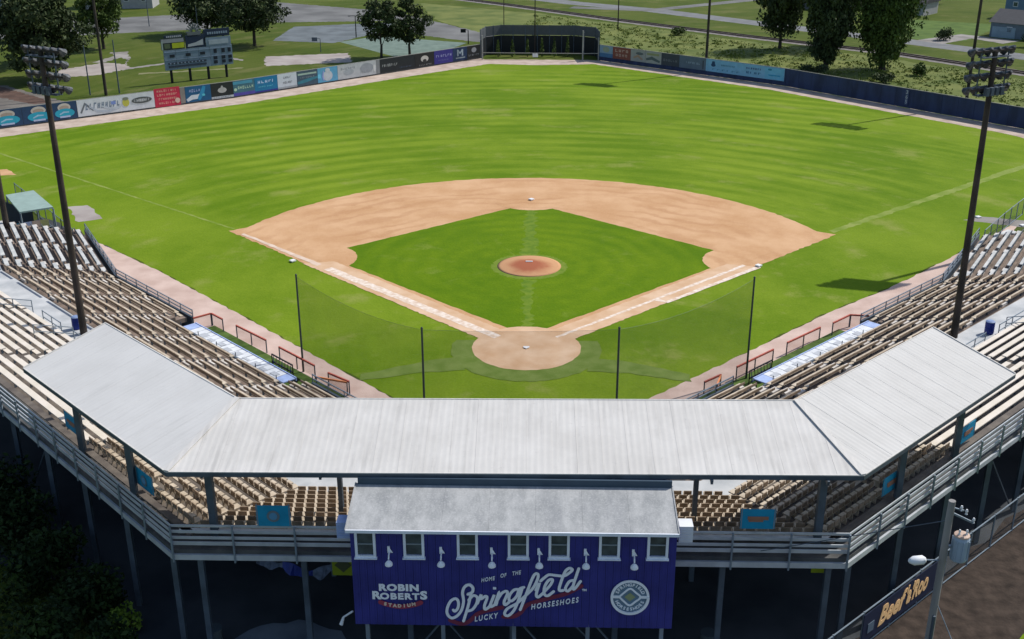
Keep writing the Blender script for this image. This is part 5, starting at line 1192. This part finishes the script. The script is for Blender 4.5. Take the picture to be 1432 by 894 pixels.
crate(-46.2, 21.0, 0, 1.5, .8, .8, 'wht', 'white box in front of the hut, behind the last stand row', rot=.9)
crate(-43.2, 21.3, 0, .9, .7, .7, 'tan', 'tan box on the ground between stand rows and mesh fence', rot=.5)
crate(42.3, 22.6, 0, 2.4, 1.2, .9, 'wht', 'white covered box at the far end of the right stand, nearest the track', rot=.75)
crate(43.8, 24.6, 0, 2.2, 1.3, 1.1, 'greyb', 'grey covered box at the far end of the right stand by the slanting fence', rot=.75)
crate(46.3, 24.3, 0, 1.6, 1.1, 1.3, 'black', 'black box at the foot of the right edge light pole', rot=.4)
crate(38.9, 20.2, 0, .7, .5, .8, 'black', 'small black box on the track beside the right stand end', rot=.4)
def handrail(side, s, D0, D1, z0, z1, lab):
    e = empty('stair_rail', P(side, s, D0, z0), lab, 'handrail', 'steel stair rails on the stand'); mb = MB(); a = P(side, s, D0, z0); b = P(side, s, D1, z1)
    for h in (.5, .95): mb.bar(a+Vector((0, 0, h)), b+Vector((0, 0, h)), .05)
    mb.build('rail', 'steel', e)
    for t in (0, .5, 1): mb = MB(); p = a.lerp(b, t); mb.bar(p, p+Vector((0, 0, .97)), .05); mb.build('post', 'steel', e)
handrail('L', 16.4, 26.0, 28.5, 3.3, 4.2, 'steel stair rail at the left walkway near the blue bin')
handrail('L', 23.2, 26.0, 28.5, 3.3, 4.2, 'steel stair rail further along the left walkway')
handrail('R', 20.4, 26.0, 28.5, 3.3, 4.2, 'steel stair rail right of the blue bin on the right walkway')

# ------------------------------------------------------------------ lower right: fence, banner, utility pole
FA, FB = Vector((11.9, -36.6, 0)), Vector((40, -10.2, 0))
scr([(FA.x, FA.y), (FB.x, FB.y)], 2.0, 'long chain mesh fence between dark pavement and bare soil, lower right', group='chain mesh fence at lower right')
fd = (FB-FA).normalized(); fn = Vector((fd.y, -fd.x, 0))
def fbanner(s0, s1, z0, z1, lab, name='fence_banner'):
    a = FA+fd*s0; b = FA+fd*s1; e = empty(name, a, lab, 'banner'); mb = MB(); mb.box((a+b)/2+fn*.07+Vector((0, 0, (z0+z1)/2)), s1-s0, .03, z1-z0, fd, fn); mb.build('sheet', plain('midnight_vinyl', (.012, .022, .055), .4), e); return e
s_of = lambda x: (x-FA.x)/fd.x
b0, b1 = 4.75, 11.6
e = fbanner(b0, b1, .35, 1.9, 'midnight blue fence banner with orange and cream script, lower right'); 
F = lambda s, z: Matrix.Translation(FA+fd*s+fn*.1+Vector((0, 0, z))) @ Matrix.Rotation(math.atan2(fd.y, fd.x), 4, 'Z') @ Matrix.Rotation(math.pi/2, 4, 'X')
text('Beef', 0, 0, 1.35, plain('orange_print', (.90, .55, .26)), e, face=F(b0+2.25, 1.12), shear=.35, bold=.045, sx=.85, name='banner_lettering')
text("'a'Roo", 0, 0, 1.3, plain('orange_print', (.90, .55, .26)), e, face=F(b0+4.5, 1.16), shear=.35, bold=.045, sx=.62, name='banner_lettering')
mb = MB(); p = FA+fd*(b0+.65)+fn*.1; mb.box(p+Vector((0, 0, 1.0)), .5, .02, .5, fd, fn); mb.build('banner_logo', plain('faint_blue_print', (.10, .14, .19)), e)
U = empty('utility_pole', (15.65, -40, 0), 'grey wooden utility pole with transformer and lamp, lower right', 'utility pole')
mb = MB(); mb.tube((15.6, -40, 0), (15.63, -40, 11.8), .165, .125, 12); mb.build('pole', 'wood', U)
mb = MB(); mb.lathe((16.18, -40, 9.35), [(.27, 0), (.3, .06), (.3, .9), (.26, 1.0), (.12, 1.06)], 16); tr = mb.build('transformer', plain('blue_grey_tank', (.30, .38, .47), .4), U)
mb = MB(); mb.lathe((16.18, -40, 10.36), [(.28, 0), (.27, .05), (.1, .1)], 16); mb.build('lid', plain('rusty_lid', (.50, .36, .28)), tr)
for dx in (-.12, .14): mb = MB(); mb.lathe((16.18+dx, -40.05, 10.44), [(.05, 0), (.03, .08), (.05, .12), (.03, .2)], 8); mb.build('bushing', 'wht', tr)
for j in range(8): a = j*math.pi/4; mb = MB(); mb.box((16.18+.31*math.cos(a), -40+.31*math.sin(a), 9.85), .04, .04, .75); mb.build('cooling_fin', plain('blue_grey_tank', (.3, .38, .47)), tr)
mb = MB(); mb.bar((15.7, -40, 11.3), (16.5, -40, 10.9), .07); mb.bar((15.75, -40, 11.5), (16.1, -40, 11.4), .05); mb.bar((15.7, -40, 9.9), (15.95, -40, 9.9), .1); mb.build('bracket', 'steel', U)
for (x, z) in ((16.0, 11.5), (16.2, 11.35), (16.5, 11.0)): mb = MB(); mb.lathe((x, -40, z-.1), [(.05, 0), (.03, .06), (.055, .12), (.03, .2)], 8); mb.build('insulator', 'wht', U)
mb = MB(); mb.tube((15.5, -40, 9.3), (14.6, -40.2, 9.45), .03, n=6); mb.build('lamp_arm', 'steel', U)
mb = MB(); mb.lathe((14.95, -40.15, 9.42), [(.1, 0), (.17, .1), (.17, .45), (.08, .62), (.02, .66)], 12, (-1, -.2, .02)); mb.build('lamp_head', 'wht', U, smooth=True)
mb = MB(); mb.tube((15.7, -40.1, 7.4), (18.2, -43.5, 1.6), .018, n=5); mb.tube((16.25, -40.85, 6.1), (16.4, -41.05, 5.75), .05, n=6); mb.build('guy_wire', 'steel', U)
mb = MB(); mb.tube((15.6, -40.2, 2.2), (15.6, -40.2, 7.0), .06, n=6); mb.build('conduit', 'steeld', U)
# power line from the pole to the stand
mb = MB(); mb.tube((15.63, -40, 11.0), (10.2, -34.9, 6.2), .018, n=4); mb.build('service_cable', 'steeld', origin=(15.6, -40, 11), label='thin cable from the utility pole to the back of the stand', cat='cable')
# things in the shade below the stand
e = empty('concession_sign', (-7.4, -34.8, 4), 'yellow green sign with dark diamond hanging below the stand left of the press box', 'sign')
mb = MB(); mb.box((-7.35, -34.6, 5.0), .95, .06, .95); mb.build('board', plain('yellow_green_board', (.20, .25, .01)), e)
mb = MB(); mb.prism([(-7.35, .36), (-6.99, 0), (-7.35, -.36), (-7.71, 0)], 0, .01); mb.v = [(a, -34.65-c_, 5.05+b) for a, b, c_ in mb.v]; mb.f = [f[::-1] for f in mb.f]; mb.build('print_diamond', plain('dark_olive_print', (.06, .07, .03)), e)
mb = MB(); mb.box((12.9, -34.2, 4.9), .6, .05, .4); mb.build('hanging_sign', plain('yellow_green_board', (.2, .25, .01)), origin=(12.9, -34.2, 4.9), label='small yellow green sign in the shade under the right rear corner', cat='sign')
e = empty('folded_tarpaulin', (-9.6, -33.8, 4), 'crumpled blue and white tarpaulin slung between columns under the stand', 'tarpaulin')
for (x0, x1, z0, z1, m_) in ((-11.3, -10.2, 4.75, 4.35, 'dimcloth'), (-10.2, -8.9, 4.4, 3.95, 'blueb'), (-8.9, -7.9, 3.95, 4.4, 'dimcloth')):
    mb = MB(); n = 8
    for i in range(n+1):
        t = i/n; x = x0+(x1-x0)*t; z = z0+(z1-z0)*t-.12*math.sin(math.pi*t); w_ = .18+.1*math.sin(5*x)
        mb.v += [(x, -33.8+.1*math.sin(9*x), z-w_), (x, -33.65, z+w_)]
    mb.f = [(2*i, 2*i+2, 2*i+3, 2*i+1) for i in range(n)]; mb.build('cloth_fold', m_, e)
sheet('pale_ground_patch', circ(-10.2, -35.5, 3.6, 40), .03, mat('pale_pavement', (.13, .15, .18), .9, col2=(.22, .25, .28), scale=.5), jag=.2)  # paler round patch laid on the dark paving
sheet('pale_ground_patch', [(6.5, -33.2), (9.5, -33), (11, -40), (4, -42)], .03, bpy.data.materials['pale_pavement'], jag=.3)  # second paler patch, right of the press box
for i, (x, y, lab) in enumerate(((-13.6, -33.6, 'dark bin in the shade beneath the left rear corner'), (8.6, -33.4, 'dark bin in the shade beneath the stand right of the press box'))):
    mb = MB(); mb.lathe((x, y, 0), [(.28, 0), (.34, .1), (.34, .8), (.36, .84), (.36, .9)], 14); mb.build('rubbish_bin', plain('dim_grey_bin', (.07, .09, .10)), origin=(x, y, 0), label=lab, cat='rubbish bin')
mb = MB(); mb.tube((-6.55, -37.2, 4.6), (-6.95, -37.2, 4.3), .04, n=8); mb.tube((-6.95, -37.2, 4.3), (-7.05, -37.3, 4.0), .05, .08, 8); mb.build('drain_spout', 'wht', origin=(-6.6, -37.2, 4.5), label='short white spout bent from the left side of the press box', cat='spout')
# blue wall seen beyond the right rear corner
mb = MB(); mb.box((31.5, -17.5, 1.6), 5, .1, 3.2, (.7, .72, 0), (-.72, .7, 0)); 
for j in range(6): mb.box(Vector((31.5, -17.5, 1.6))+Vector((.7, .72, 0))*(-2.2+j*.88)+Vector((.72, -.7, 0))*.07, .08, .05, 3.1, (.7, .72, 0), (-.72, .7, 0))
mb.build('blue_hoarding', plain('royal_blue_board', (.05, .05, .28)), origin=(31.5, -17.5, 0), label='royal blue board wall at the right edge below the stand', cat='wall')
